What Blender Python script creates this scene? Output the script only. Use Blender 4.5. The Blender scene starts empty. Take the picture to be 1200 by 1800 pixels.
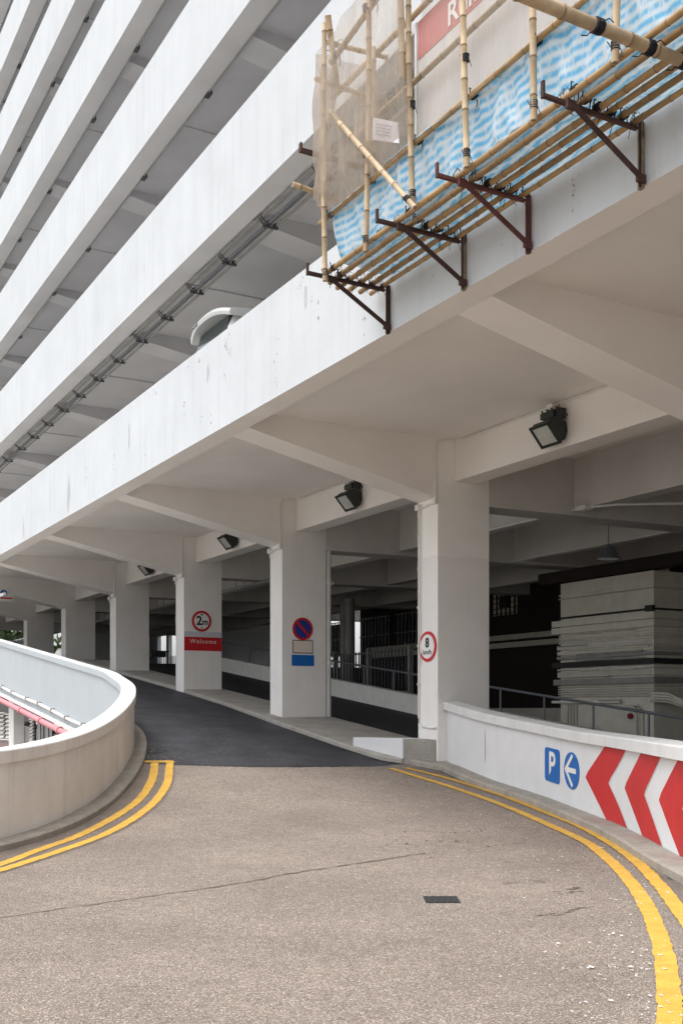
import bpy, bmesh, math, random
import numpy as np
from mathutils import Vector, geometry
random.seed(7); np.random.seed(7)
S = bpy.context.scene
C = S.collection
R = math.radians
# ------------------------------------------------------------------ camera, sky, sun, exposure
EYE = 1.72
cam = bpy.data.objects.new('camera', bpy.data.cameras.new('camera')); C.objects.link(cam)
cam.location = (0, 0, EYE); cam.rotation_euler = (R(90), 0, 0)
cam.data.sensor_fit = 'HORIZONTAL'; cam.data.sensor_width = 36
cam.data.lens = 1900/1200*36; cam.data.shift_y = 345/1200
cam.data.clip_end = 2000; cam.data.clip_start = .1
S.camera = cam
SUN_EL, SUN_AZ = R(72), R(250)      # direction the light comes from: high, behind left of the camera
w = bpy.data.worlds.new("World"); S.world = w; w.use_nodes = True
nt = w.node_tree; bg = nt.nodes['Background']
sky = nt.nodes.new('ShaderNodeTexSky'); sky.sky_type = 'NISHITA'; sky.sun_disc = False
sky.sun_elevation = SUN_EL; sky.sun_rotation = SUN_AZ; sky.air_density = 1.0; sky.dust_density = 4.0
hs = nt.nodes.new('ShaderNodeHueSaturation'); hs.inputs['Saturation'].default_value = .22
nt.links.new(sky.outputs[0], hs.inputs['Color']); nt.links.new(hs.outputs[0], bg.inputs['Color'])
bg.inputs['Strength'].default_value = .15
sl = bpy.data.lights.new('sun', 'SUN'); sl.energy = .5; sl.angle = R(35); sl.color = (1, .97, .93)
sun = bpy.data.objects.new('sun', sl); C.objects.link(sun)
sd = Vector((math.sin(SUN_AZ)*math.cos(SUN_EL), math.cos(SUN_AZ)*math.cos(SUN_EL), math.sin(SUN_EL)))
sun.rotation_euler = sd.to_track_quat('Z', 'Y').to_euler()
S.view_settings.view_transform = 'Standard'; S.view_settings.look = 'None'
S.view_settings.gamma = 1; S.view_settings.use_curve_mapping = False
S.view_settings.exposure = 1.2
S.render.engine = 'CYCLES'
S.cycles.max_bounces = 10; S.cycles.diffuse_bounces = 8; S.cycles.transparent_max_bounces = 12

# ------------------------------------------------------------------ building axes: u along the facade (away), v into the building, z up
D1 = np.array([-0.49069664, 0.87133048]); D2 = np.array([0.87133048, 0.49069664]); O2 = np.array([1.95684211, 22.0])
def B(p):
    q = O2 + p[0]*D1 + p[1]*D2
    return (q[0], q[1], p[2] + EYE)
def I(p): return tuple(p)
def uv(x, y):
    d = np.array([x, y]) - O2
    return (float(d @ D1), float(d @ D2))
def sp(x, k): return k*float(np.logaddexp(0, x/k))
def g(u):                                  # height of the road: flat, then the ramp, then the first parking floor
    z = -1.72 + .118*sp(u + 4.5, 1.2)
    return z - .118*sp(u - 26.8, .4)

# ------------------------------------------------------------------ materials
def mat(name, col, rough=.7, var=.12, scale=3.0, streak=0., spots=0., spotcol=(.25,.25,.24), bump=.0, bscale=40., metal=0., rnd=0., spec=.3, fine=0.):
    m = bpy.data.materials.new(name); m.use_nodes = True
    n, l = m.node_tree.nodes, m.node_tree.links
    b = n['Principled BSDF']; b.inputs['Roughness'].default_value = rough; b.inputs['Metallic'].default_value = metal
    b.inputs['Specular IOR Level'].default_value = spec
    pos = n.new('ShaderNodeNewGeometry').outputs['Position']
    def noise(sc, det=5., ro=.6, vec=None):
        t = n.new('ShaderNodeTexNoise'); t.inputs['Scale'].default_value = sc; t.inputs['Detail'].default_value = det; t.inputs['Roughness'].default_value = ro
        l.new(vec or pos, t.inputs['Vector']); return t.outputs['Fac']
    def rng(v, a, b_, c, d):
        t = n.new('ShaderNodeMapRange'); l.new(v, t.inputs[0])
        for i, x in enumerate((a, b_, c, d)): t.inputs[i+1].default_value = x
        return t.outputs[0]
    def mul(c1, fac):
        t = n.new('ShaderNodeMix'); t.data_type = 'RGBA'; t.blend_type = 'MULTIPLY'; t.inputs[0].default_value = 1
        l.new(c1, t.inputs[6]); l.new(fac, t.inputs[7]); return t.outputs[2]
    rgb = n.new('ShaderNodeRGB'); rgb.outputs[0].default_value = (*col, 1); c = rgb.outputs[0]
    if var: c = mul(c, rng(noise(scale), .3, .7, 1-var, 1+var*.35))
    if fine: c = mul(c, rng(noise(scale*25, 2.), .3, .7, 1-fine, 1+fine*.5))
    if streak:
        mp = n.new('ShaderNodeVectorMath'); mp.operation = 'MULTIPLY'; mp.inputs[1].default_value = (5., 5., .22); l.new(pos, mp.inputs[0])
        c = mul(c, rng(noise(1., 6., .65, mp.outputs[0]), .52, .78, 1, 1-streak))
    if spots:
        a = rng(noise(2.6, 8., .75), .64, .72, 0, 1)
        mp = n.new('ShaderNodeVectorMath'); mp.operation = 'MULTIPLY'; mp.inputs[1].default_value = (.35, .35, .2); l.new(pos, mp.inputs[0])
        a2 = rng(noise(3.0, 3., .5, mp.outputs[0]), .5, .62, 0, spots)
        mm = n.new('ShaderNodeMath'); mm.operation = 'MULTIPLY'; l.new(a, mm.inputs[0]); l.new(a2, mm.inputs[1])
        t = n.new('ShaderNodeMix'); t.data_type = 'RGBA'; l.new(mm.outputs[0], t.inputs[0]); l.new(c, t.inputs[6]); t.inputs[7].default_value = (*spotcol, 1); c = t.outputs[2]
    if rnd:
        oi = n.new('ShaderNodeObjectInfo'); c = mul(c, rng(oi.outputs['Random'], 0, 1, 1-rnd, 1+rnd*.3))
    l.new(c, b.inputs['Base Color'])
    if bump:
        bm_ = n.new('ShaderNodeBump'); bm_.inputs['Strength'].default_value = bump; bm_.inputs['Distance'].default_value = .01
        l.new(noise(bscale, 4.), bm_.inputs['Height']); l.new(bm_.outputs[0], b.inputs['Normal'])
    m['_x'] = 1
    return m
M = {}
M['facade'] = mat('facade_white_paint', (.575,.597,.613), .75, .07, .9, .12, 1.0, (.33,.34,.35), .25, 14)
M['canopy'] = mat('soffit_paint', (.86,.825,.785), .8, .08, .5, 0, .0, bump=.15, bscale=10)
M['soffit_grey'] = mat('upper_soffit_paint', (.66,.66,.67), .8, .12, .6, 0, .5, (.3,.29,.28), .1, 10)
M['column'] = mat('column_paint', (.85,.825,.795), .75, .06, 1.2, .07, .35, (.45,.43,.4), .2, 20)
M['wall_white'] = mat('barrier_white_paint', (.71,.715,.72), .7, .06, 1.5, .08, .5, (.5,.47,.43), .2, 25)
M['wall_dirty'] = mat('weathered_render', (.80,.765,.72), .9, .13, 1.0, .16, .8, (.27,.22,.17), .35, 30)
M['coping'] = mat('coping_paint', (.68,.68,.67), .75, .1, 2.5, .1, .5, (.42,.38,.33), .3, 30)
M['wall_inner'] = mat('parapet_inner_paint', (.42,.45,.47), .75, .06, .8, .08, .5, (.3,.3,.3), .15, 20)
M['concrete'] = mat('concrete', (.40,.38,.345), .92, .2, 2.0, 0, .7, (.2,.18,.15), .5, 45, fine=.2)
M['kerb'] = mat('kerb_concrete', (.37,.34,.295), .92, .25, 4.0, 0, .9, (.13,.11,.08), .6, 40, fine=.3)
M['interior'] = mat('interior_grey_paint', (.62,.60,.565), .85, .15, .6, 0, .5, (.2,.2,.2))
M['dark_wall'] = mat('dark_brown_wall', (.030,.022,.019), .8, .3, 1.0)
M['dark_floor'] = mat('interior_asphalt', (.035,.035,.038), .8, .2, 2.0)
M['asphalt'] = mat('fresh_asphalt', (.055,.057,.067), .62, .5, 1.3, 0, 1.0, (.17,.17,.175), bump=.5, bscale=90, fine=.35)
M['gutter'] = mat('gutter_asphalt', (.20,.165,.14), .9, .22, 3.0, 0, .8, (.09,.075,.06), .5, 70, fine=.3)
M['yellow'] = mat('yellow_road_paint', (.67,.395,.07), .75, .22, 5.0, 0, 1.0, (.34,.255,.16), .4, 80, fine=.22)
M['red'] = mat('sign_red', (.56,.018,.024), .45, .06, 2)
M['chev_red'] = mat('chevron_red_paint', (.56,.028,.03), .5, .12, 2.2, .1, .3, (.3,.06,.05))
M['sign_white'] = mat('sign_white', (.80,.79,.77), .45, .04, 4)
M['cream'] = mat('blank_plate_cream', (.74,.66,.58), .5, .05, 5)
M['sign_blue'] = mat('sign_blue', (.010,.135,.46), .4, .06, 3)
M['deep_blue'] = mat('sign_deep_blue', (.02,.04,.26), .4, .06, 3)
M['black'] = mat('black_print', (.015,.015,.015), .5, 0)
M['pale_band'] = mat('pale_grey_band', (.58,.58,.62), .7, .05, 3)
M['rail'] = mat('grey_steel_rail', (.16,.17,.19), .5, .1, 4, metal=.3)
M['white_pipe'] = mat('white_painted_pipe', (.74,.73,.70), .5, .1, 4, 0, .4)
M['trunk'] = mat('cream_trunking', (.74,.715,.62), .6, .12, 2.5, 0, .5, (.2,.19,.16), rnd=.25)
M['trunk_dark'] = mat('black_trunking', (.03,.032,.03), .55, .2, 3)
M['pink'] = mat('red_oxide_pink_pipe', (.62,.24,.27), .45, .15, 3, 0, .4)
M['steel_dark'] = mat('dark_grey_steel', (.10,.10,.105), .5, .2, 5, metal=.4)
M['galv'] = mat('weathered_conduit', (.34,.335,.32), .55, .2, 3, metal=.2)
M['rust'] = mat('rusty_steel', (.080,.042,.034), .75, .4, 8, 0, .8, (.22,.17,.12), .4, 60, rnd=.3)
M['rust_red'] = mat('red_oxide_steel', (.125,.045,.04), .7, .35, 8, 0, .7, (.2,.17,.13), .3, 60)
M['rust_pale'] = mat('bleached_rusty_steel', (.30,.24,.17), .85, .5, 9, 0, 1.0, (.08,.04,.03), .4, 60)
M['lamp_black'] = mat('lamp_housing', (.012,.016,.014), .45, .2, 8, spec=.5)
M['lamp_green'] = mat('lamp_ballast_green', (.016,.03,.025), .4, .2, 8, spec=.5)
M['lamp_glass'] = mat('lamp_glass', (.52,.54,.50), .15, .18, 6, spec=.6)
M['copper'] = mat('copper_cable_end', (.5,.16,.07), .5, .1)
M['tie'] = mat('black_nylon_tie', (.02,.02,.026), .6, .2)
M['bamboo'] = mat('bamboo', (.56,.42,.265), .55, .28, 5, .2, .5, (.24,.15,.08), .2, 30, rnd=.38)
M['bamboo_dark'] = mat('golden_brown_bamboo', (.40,.255,.115), .5, .3, 5, .25, .8, (.17,.10,.05), .25, 30, rnd=.4)
M['node'] = mat('bamboo_node', (.30,.20,.115), .7, .3, 10, rnd=.3)
M['paper'] = mat('notice_paper', (.76,.75,.80), .8, .05, 8)
M['ink'] = mat('faded_print', (.36,.36,.42), .8, .1, 8)
M['banner_red'] = mat('banner_red', (.56,.20,.195), .6, .1, 3)
M['banner_white'] = mat('banner_white', (.66,.65,.645), .7, .07, 1.5, .1)
M['car_white'] = mat('van_white_paint', (.66,.675,.66), .25, .04, 1, spec=.5)
M['car_glass'] = mat('van_window_glass', (.035,.05,.05), .06, 0, spec=.8)
M['tyre'] = mat('tyre_rubber', (.02,.02,.02), .8, .1)
M['tail'] = mat('tail_lamp_red', (.25,.02,.02), .25, 0)
M['iron'] = mat('cast_iron', (.035,.036,.038), .6, .3, 12, bump=.4, bscale=60)
M['flake'] = mat('white_paint_flake', (.72,.72,.71), .8, .1, 9)
M['moss'] = mat('dirt_and_moss', (.075,.07,.05), .95, .4, 9)
M['crack'] = mat('crack_dirt', (.14,.12,.103), .95, .2, 9)
M['stain'] = mat('oil_stain', (.135,.112,.098), .8, .3, 6)
M['scuff'] = mat('scuffed_paint', (.33,.34,.35), .9, .4, 20)
M['streak'] = mat('runoff_grime', (.50,.52,.54), .9, .15, 12)
M['worn'] = mat('worn_aggregate', (.33,.31,.285), .9, .4, 20)
M['grit'] = mat('tan_grit', (.21,.175,.15), .9, .3, 20)
M['leaf'] = mat('leaf', (.085,.13,.045), .7, .4, 1.5)
M['bark'] = mat('bark', (.12,.09,.065), .9, .2)
M['grass'] = mat('grass_ground', (.10,.13,.05), .9, .3, .5)
M['pane'] = mat('dark_window_pane', (.02,.022,.03), .1, 0, spec=.6)
M['lower_wall'] = mat('lower_wall_render', (.32,.30,.295), .9, .15, 1.0, .3)
M['lower_red'] = mat('faded_red_render', (.29,.215,.21), .9, .15, 1.5, .2)
def road_mat():
    m = bpy.data.materials.new('exposed_aggregate_road'); m.use_nodes = True
    n, l = m.node_tree.nodes, m.node_tree.links; b = n['Principled BSDF']
    b.inputs['Roughness'].default_value = .9; b.inputs['Specular IOR Level'].default_value = .25
    pos = n.new('ShaderNodeNewGeometry').outputs['Position']
    vo = n.new('ShaderNodeTexVoronoi'); vo.inputs['Scale'].default_value = 135; l.new(pos, vo.inputs['Vector'])
    sep = n.new('ShaderNodeSeparateColor'); l.new(vo.outputs['Color'], sep.inputs[0])
    r = n.new('ShaderNodeValToRGB'); l.new(sep.outputs[0], r.inputs[0]); e = r.color_ramp.elements
    e[0].position = 0; e[0].color = (.085,.07,.06,1); e[1].position = 1; e[1].color = (.60,.53,.48,1)
    for p, c in ((.12,(.145,.118,.099,1)),(.5,(.245,.199,.163,1)),(.85,(.305,.257,.22,1))):
        q = e.new(p); q.color = c
    def noise(sc, det, ro=.6, vec=None):
        t = n.new('ShaderNodeTexNoise'); t.inputs['Scale'].default_value = sc; t.inputs['Detail'].default_value = det; t.inputs['Roughness'].default_value = ro
        l.new(vec or pos, t.inputs['Vector']); return t.outputs['Fac']
    def rng(v, a, b_, c, d):
        t = n.new('ShaderNodeMapRange'); l.new(v, t.inputs[0])
        for i, x in enumerate((a, b_, c, d)): t.inputs[i+1].default_value = x
        return t.outputs[0]
    def mix(kind, f, a, bb):
        t = n.new('ShaderNodeMix'); t.data_type = 'RGBA'; t.blend_type = kind
        if isinstance(f, float): t.inputs[0].default_value = f
        else: l.new(f, t.inputs[0])
        l.new(a, t.inputs[6])
        if isinstance(bb, tuple): t.inputs[7].default_value = bb
        else: l.new(bb, t.inputs[7])
        return t.outputs[2]
    c = mix('MULTIPLY', 1., r.outputs[0], rng(noise(.55, 5), .3, .7, .80, 1.10))
    c = mix('MULTIPLY', 1., c, rng(noise(7., 6, .7), .3, .72, .86, 1.10))
    # tyre-worn dark dust and long stains
    mp = n.new('ShaderNodeVectorMath'); mp.operation = 'MULTIPLY'; mp.inputs[1].default_value = (1.0, .35, 1); l.new(pos, mp.inputs[0])
    st = rng(noise(1.3, 7, .7, mp.outputs[0]), .58, .74, 0, .5)
    c = mix('MIX', st, c, (.20,.165,.14,1))
    l.new(c, b.inputs['Base Color'])
    bp = n.new('ShaderNodeBump'); bp.inputs['Strength'].default_value = .55; bp.inputs['Distance'].default_value = .006
    l.new(vo.outputs['Distance'], bp.inputs['Height']); l.new(bp.outputs[0], b.inputs['Normal'])
    return m
M['road'] = road_mat()
def cloth_mat(name, kind, lo=.28, hi=.64):
    m = bpy.data.materials.new(name); m.use_nodes = True
    n, l = m.node_tree.nodes, m.node_tree.links; out = n['Material Output']; b = n['Principled BSDF']
    geo = n.new('ShaderNodeNewGeometry'); pos = geo.outputs['Position']
    def noise(sc, det, ro=.6, vec=None):
        t = n.new('ShaderNodeTexNoise'); t.inputs['Scale'].default_value = sc; t.inputs['Detail'].default_value = det; t.inputs['Roughness'].default_value = ro
        l.new(vec or pos, t.inputs['Vector']); return t
    if kind == 'tarp':
        at = n.new('ShaderNodeAttribute'); at.attribute_name = 'stripe'
        nz = noise(2.2, 4)
        ad = n.new('ShaderNodeMath'); ad.operation = 'MULTIPLY_ADD'; l.new(nz.outputs['Fac'], ad.inputs[0]); ad.inputs[1].default_value = .035; l.new(at.outputs['Fac'], ad.inputs[2])
        fr = n.new('ShaderNodeMath'); fr.operation = 'MULTIPLY'; l.new(ad.outputs[0], fr.inputs[0]); fr.inputs[1].default_value = 2*math.pi/.105
        sn = n.new('ShaderNodeMath'); sn.operation = 'SINE'; l.new(fr.outputs[0], sn.inputs[0])
        mr = n.new('ShaderNodeMapRange'); l.new(sn.outputs[0], mr.inputs[0]); mr.inputs[1].default_value = -.8; mr.inputs[2].default_value = .8
        mx = n.new('ShaderNodeMix'); mx.data_type = 'RGBA'; l.new(mr.outputs[0], mx.inputs[0])
        mx.inputs[6].default_value = (.68,.79,.85,1); mx.inputs[7].default_value = (.16,.52,.80,1)
        # white highlights of the wrinkles, painted into the colour
        mp = n.new('ShaderNodeVectorMath'); mp.operation = 'MULTIPLY'; mp.inputs[1].default_value = (10, 10, 3.2); l.new(pos, mp.inputs[0])
        n2 = noise(1., 7, .72, mp.outputs[0])
        m2 = n.new('ShaderNodeMapRange'); l.new(n2.outputs['Fac'], m2.inputs[0]); m2.inputs[1].default_value = .48; m2.inputs[2].default_value = .62; m2.inputs[4].default_value = .9
        mw = n.new('ShaderNodeMix'); mw.data_type = 'RGBA'; l.new(m2.outputs[0], mw.inputs[0]); l.new(mx.outputs[2], mw.inputs[6]); mw.inputs[7].default_value = (.78,.83,.86,1)
        l.new(mw.outputs[2], b.inputs['Base Color']); b.inputs['Roughness'].default_value = .3; b.inputs['Specular IOR Level'].default_value = .5
        bp = n.new('ShaderNodeBump'); bp.inputs['Strength'].default_value = .9; bp.inputs['Distance'].default_value = .03
        l.new(n2.outputs['Fac'], bp.inputs['Height']); l.new(bp.outputs[0], b.inputs['Normal'])
        tr = n.new('ShaderNodeBsdfTranslucent'); l.new(mw.outputs[2], tr.inputs['Color'])
        ms = n.new('ShaderNodeMixShader'); ms.inputs[0].default_value = .32; l.new(b.outputs[0], ms.inputs[1]); l.new(tr.outputs[0], ms.inputs[2]); l.new(ms.outputs[0], out.inputs['Surface'])
    else:
        mp = n.new('ShaderNodeVectorMath'); mp.operation = 'MULTIPLY'; mp.inputs[1].default_value = (7, 7, .9); l.new(pos, mp.inputs[0])
        nz = noise(1., 6, .62, mp.outputs[0]); mr = n.new('ShaderNodeMapRange'); l.new(nz.outputs['Fac'], mr.inputs[0]); mr.inputs[1].default_value = .3; mr.inputs[2].default_value = .7; mr.inputs[3].default_value = lo; mr.inputs[4].default_value = hi
        df = n.new('ShaderNodeBsdfDiffuse'); df.inputs['Color'].default_value = (.54,.46,.375,1)
        tl = n.new('ShaderNodeBsdfTranslucent'); tl.inputs['Color'].default_value = (.54,.46,.375,1)
        a = n.new('ShaderNodeMixShader'); a.inputs[0].default_value = .35; l.new(df.outputs[0], a.inputs[1]); l.new(tl.outputs[0], a.inputs[2])
        tp = n.new('ShaderNodeBsdfTransparent')
        ms = n.new('ShaderNodeMixShader'); l.new(mr.outputs[0], ms.inputs[0]); l.new(tp.outputs[0], ms.inputs[1]); l.new(a.outputs[0], ms.inputs[2]); l.new(ms.outputs[0], out.inputs['Surface'])
    return m
M['tarp'] = cloth_mat('striped_plastic_sheet', 'tarp'); M['net'] = cloth_mat('scaffold_net', 'net'); M['net_sheer'] = cloth_mat('sheer_scaffold_net', 'net', .22, .42)

# ------------------------------------------------------------------ object helpers
W = {}
def tag(o, label=None, cat=None, group=None, kind=None):
    for k, v in (('label', label), ('category', cat), ('group', group), ('kind', kind)):
        if v: o[k] = v
    return o
def thing(name, p, label, cat, group=None, T=B):
    o = bpy.data.objects.new(name, None); C.objects.link(o); o.empty_display_size = .2
    o.location = T(p); W[o.name] = Vector(o.location)
    return tag(o, label, cat, group)
class MB:
    def __init__(s, T=B): s.T, s.v, s.f, s.m, s.attr = T, [], [], [], []
    def add(s, p): s.v.append(s.T(p)); return len(s.v)-1
    def face(s, ids, mi=0): s.f.append(tuple(ids)); s.m.append(mi)
    def box(s, a, b, mi=0):
        (x0,y0,z0),(x1,y1,z1) = a, b
        return s.hexa([(x0,y0,z0),(x1,y0,z0),(x1,y1,z0),(x0,y1,z0)], [(x0,y0,z1),(x1,y0,z1),(x1,y1,z1),(x0,y1,z1)], mi)
    def hexa(s, lo, hi, mi=0):
        n = len(lo); a = [s.add(p) for p in lo]; b = [s.add(p) for p in hi]
        s.face(a[::-1], mi); s.face(b, mi)
        for i in range(n): s.face((a[i], a[(i+1) % n], b[(i+1) % n], b[i]), mi)
        return s
    def poly(s, pts, mi=0): s.face([s.add(p) for p in pts], mi); return s
    def tube(s, path, r, seg=8, mi=0, cap=True, ends=None):
        P = [Vector(p) for p in path]; n = len(P); rr = r if isinstance(r, (list, tuple)) else [r]*n
        up = Vector((0,0,1)); rings = []
        for i in range(n):
            t = (P[min(i+1,n-1)] - P[max(i-1,0)]).normalized()
            a = t.cross(up if abs(t.z) < .95 else Vector((1,0,0))).normalized(); b = t.cross(a)
            rings.append([s.add(P[i] + (a*math.cos(2*math.pi*k/seg) + b*math.sin(2*math.pi*k/seg))*rr[i]) for k in range(seg)])
        for i in range(n-1):
            mm = mi if ends is None else ends[i]
            for k in range(seg): s.face((rings[i][k], rings[i][(k+1)%seg], rings[i+1][(k+1)%seg], rings[i+1][k]), mm)
        if cap: s.face(rings[0][::-1], mi); s.face(rings[-1], mi)
        return s
    def sweep(s, path, prof, zf, mi=0, closed=True, mis=None):      # path of (u,v); profile of (offset to the left in the world, dz)
        n = len(path); rings = []
        P = [np.array(B((p[0], p[1], 0))[:2]) for p in path]
        for i in range(n):
            t = P[min(i+1,n-1)] - P[max(i-1,0)]; t = t/np.hypot(*t); nn = np.array([-t[1], t[0]])
            z = zf(path[i][0], i)
            rg = []
            for off, dz in prof:
                q = P[i] + nn*off; s.v.append((q[0], q[1], z + dz + EYE)); rg.append(len(s.v)-1)
            rings.append(rg)
        m = len(prof)
        for i in range(n-1):
            for k in range(m if closed else m-1):
                s.face((rings[i][k], rings[i+1][k], rings[i+1][(k+1)%m], rings[i][(k+1)%m]), mi if mis is None else mis[k])
        if closed: s.face(rings[0], mi); s.face(rings[-1][::-1], mi)
        return s
    def grid(s, fn, nu, nv, mi=0):
        ids = [[s.add(fn(i/nu, j/nv)) for j in range(nv+1)] for i in range(nu+1)]
        for i in range(nu):
            for j in range(nv): s.face((ids[i][j], ids[i+1][j], ids[i+1][j+1], ids[i][j+1]), mi)
        return s
    def build(s, name, mats, parent=None, bevel=0, smooth=False, recalc=True, kind=None, label=None):
        if not isinstance(mats, (list, tuple)): mats = [mats]
        a = np.array(s.v); lo, hi = a.min(0), a.max(0)
        org = Vector(((lo[0]+hi[0])/2, (lo[1]+hi[1])/2, lo[2]))
        me = bpy.data.meshes.new(name); me.from_pydata([tuple(Vector(p)-org) for p in s.v], [], s.f)
        for m in mats: me.materials.append(M[m])
        for p, mi in zip(me.polygons, s.m): p.material_index = mi
        if recalc or bevel:
            bm = bmesh.new(); bm.from_mesh(me)
            if recalc: bmesh.ops.recalc_face_normals(bm, faces=bm.faces)
            if bevel: bmesh.ops.bevel(bm, geom=[e for e in bm.edges if len(e.link_faces)==2 and e.calc_face_angle(0) > .6], offset=bevel, segments=2, affect='EDGES', profile=.6, clamp_overlap=True)
            bm.to_mesh(me); bm.free()
        if smooth:
            me.polygons.foreach_set('use_smooth', [True]*len(me.polygons))
            me.set_sharp_from_angle(angle=R(38))
        o = bpy.data.objects.new(name, me); C.objects.link(o); W[o.name] = org
        if parent is not None: o.parent = parent; o.location = org - W[parent.name]
        else: o.location = org
        if kind: o['kind'] = kind
        if label: o['label'] = label
        return o
def bx(name, a, b, m, parent=None, bevel=0, T=B): return MB(T).box(a, b).build(name, m, parent, bevel)
def tb(name, path, r, m, parent=None, seg=8): return MB().tube(path, r, seg).build(name, m, parent, smooth=True)
def catmull(P, n=8):
    P = [np.array(p, float) for p in P]; out = []
    Q = [2*P[0]-P[1]] + P + [2*P[-1]-P[-2]]
    for i in range(1, len(Q)-2):
        a, b, c, d = Q[i-1:i+3]
        for k in range(n):
            t = k/n; out.append(.5*((2*b)+(c-a)*t+(2*a-5*b+4*c-d)*t*t+(3*b-a-3*c+d)*t**3))
    out.append(P[-1]); return [tuple(p) for p in out]
def frame(kind, u, v, z):                 # a: right, b: up, c: out of the face
    if kind == 'A': return lambda p: B((u-p[0], v-p[2], z+p[1]))       # face looking out of the building (-v)
    return lambda p: B((u-p[2], v+p[0], z+p[1]))                        # face looking along the road (-u)
def text_into(mb, txt, size, x, y, c, mi=0, bold=0., squash=1., gap=1.):
    cu = bpy.data.curves.new('t', 'FONT'); cu.body = txt; cu.size = size; cu.align_x = 'CENTER'; cu.align_y = 'CENTER'; cu.offset = bold; cu.space_character = gap; cu.resolution_u = 3
    o = bpy.data.objects.new('t', cu); C.objects.link(o)
    me = bpy.data.meshes.new_from_object(o.evaluated_get(bpy.context.evaluated_depsgraph_get()))
    base = len(mb.v)
    for vv in me.vertices: mb.v.append(mb.T((x + vv.co.x*squash, y + vv.co.y, c)))
    for p in me.polygons: mb.face([base+i for i in p.vertices], mi)
    bpy.data.objects.remove(o); bpy.data.curves.remove(cu); bpy.data.meshes.remove(me)
def disc(mb, x, y, r, c0, c1, n=32, mi=0):
    ring = [(x + r*math.cos(2*math.pi*k/n), y + r*math.sin(2*math.pi*k/n)) for k in range(n)]
    mb.hexa([(a, b, c0) for a, b in ring], [(a, b, c1) for a, b in ring], mi)

# ------------------------------------------------------------------ the ground
LWxy = [(-14,5.6),(-11,6.6),(-9,7.6),(-7.3,8.7),(-5.8,9.9),(-4.85,11.2),(-4.2,12.5),(-3.9,13.6),(-3.74,14.8),(-3.68,16.3),(-3.76,18.2),(-3.93,20.0),(-4.18,21.8),(-4.59,23.8),(-5.15,25.5)]
LW = catmull([uv(*p) for p in LWxy] + [(8.3,-4.2),(11,-4.2),(15,-4.2),(19,-4.2),(23,-4.2),(26,-4.2),(28,-4.2),(34,-4.2),(44,-4.2),(62,-4.2)], 8)
RWc = [(0.0,.22),(-.46,.09),(-2.15,-.32),(-4.17,-.68),(-6.58,-1.65),(-8.05,-2.45),(-9.81,-3.56),uv(3.62,9.6),uv(3.45,7.5),uv(3.1,5.5)]
RW = catmull(RWc, 24)
def off(path, d):
    P = [np.array(B((p[0], p[1], 0))[:2]) for p in path]; out = []
    for i in range(len(P)):
        t = P[min(i+1,len(P)-1)] - P[max(i-1,0)]; t = t/np.hypot(*t)
        out.append(uv(*(P[i] + np.array([-t[1], t[0]])*d)))
    return out
def dens(a, b):
    k = max(1, int(abs(b[0]-a[0])/.7)) if max(a[0], b[0]) > -9 else 1
    if min(a[0], b[0]) < -9 and k > 1:              # long flat run first, then the bend
        t = (-9-a[0])/(b[0]-a[0]); m = (-9, a[1]+(b[1]-a[1])*t)
        return [a]+dens(m, b) if a[0] < b[0] else dens(a, m)+[m]
    return [(a[0]+(b[0]-a[0])*i/k, a[1]+(b[1]-a[1])*i/k) for i in range(k)]
def sheet(name, poly, m, dz, step=.8, zf=g):
    poly = [q for a, b in zip(poly, list(poly[1:])+[poly[0]]) for q in dens(a, b)]
    pts = [Vector(p) for p in poly]; n = len(pts); edges = [(i, (i+1) % n) for i in range(n)]
    us = [p.x for p in pts]; vs = [p.y for p in pts]; inner = []
    u = min(us) + step/2
    while u < max(us):
        if -9 < u < 29:
            v = min(vs) + .37
            while v < max(vs):
                inner.append(Vector((u, v))); v += 2.5
        u += step
    r = geometry.delaunay_2d_cdt(pts + inner, edges, [list(range(n))], 1, 1e-5)
    mb = MB()
    for p in r[0]: mb.add((p.x, p.y, zf(p.x) + dz))
    for f in r[2]: mb.face(f)
    o = mb.build(name, m, kind='structure')
    return o
lw_mid = off(LW, .12)
lw26 = [p for p in lw_mid if p[0] < 26.9 or p[1] < -5]
road_poly = [(-80,-70),(-60,-45)] + [uv(-40, -2)] + lw_mid[:[i for i,p in enumerate(lw_mid) if p[0] > 26.9][0]] + [(27.2,-4.3),(27.2,5.05),(10,5.05),(-8,5.05),(-30,5.05),(-80,5.05)]
sheet('road', road_poly, 'road', 0)
# dark asphalt on the ramp and the lane behind the columns
kerbL = off(LW, -.25)
kL = [p for p in kerbL if 1.0 < p[0] < 26.9]
isl = [(.41,-.61),(.81,-.82),(2.1,-.8),(2.69,-.78),(4.4,-.66),(6.11,-.55),(8.5,-.32),(10.77,-.12),(14.76,.02),(19.4,.0),(26.9,.0)]
front = [(.22,-1.2),(.24,-1.61),(.33,-2.5),(.5,-3.79),(.75,-4.6),(1.0,-5.3)]
front = [(u + random.uniform(-.05,.05), v) for u, v in catmull(front, 14)]
asp = front + [p for p in kL if p[0] > 1.15] + [(26.9,-.02)] + [(u, v+.05) for u, v in isl[::-1][1:]]
sheet('ramp_asphalt', asp, 'asphalt', .006)
lane = [(-30,1.45),(27,1.45),(27,5.0),(-30,5.0)]
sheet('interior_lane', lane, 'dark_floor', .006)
lane2 = off(RW, .05)[::-1] + [(0,1.4),(-14,1.4)]
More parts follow.
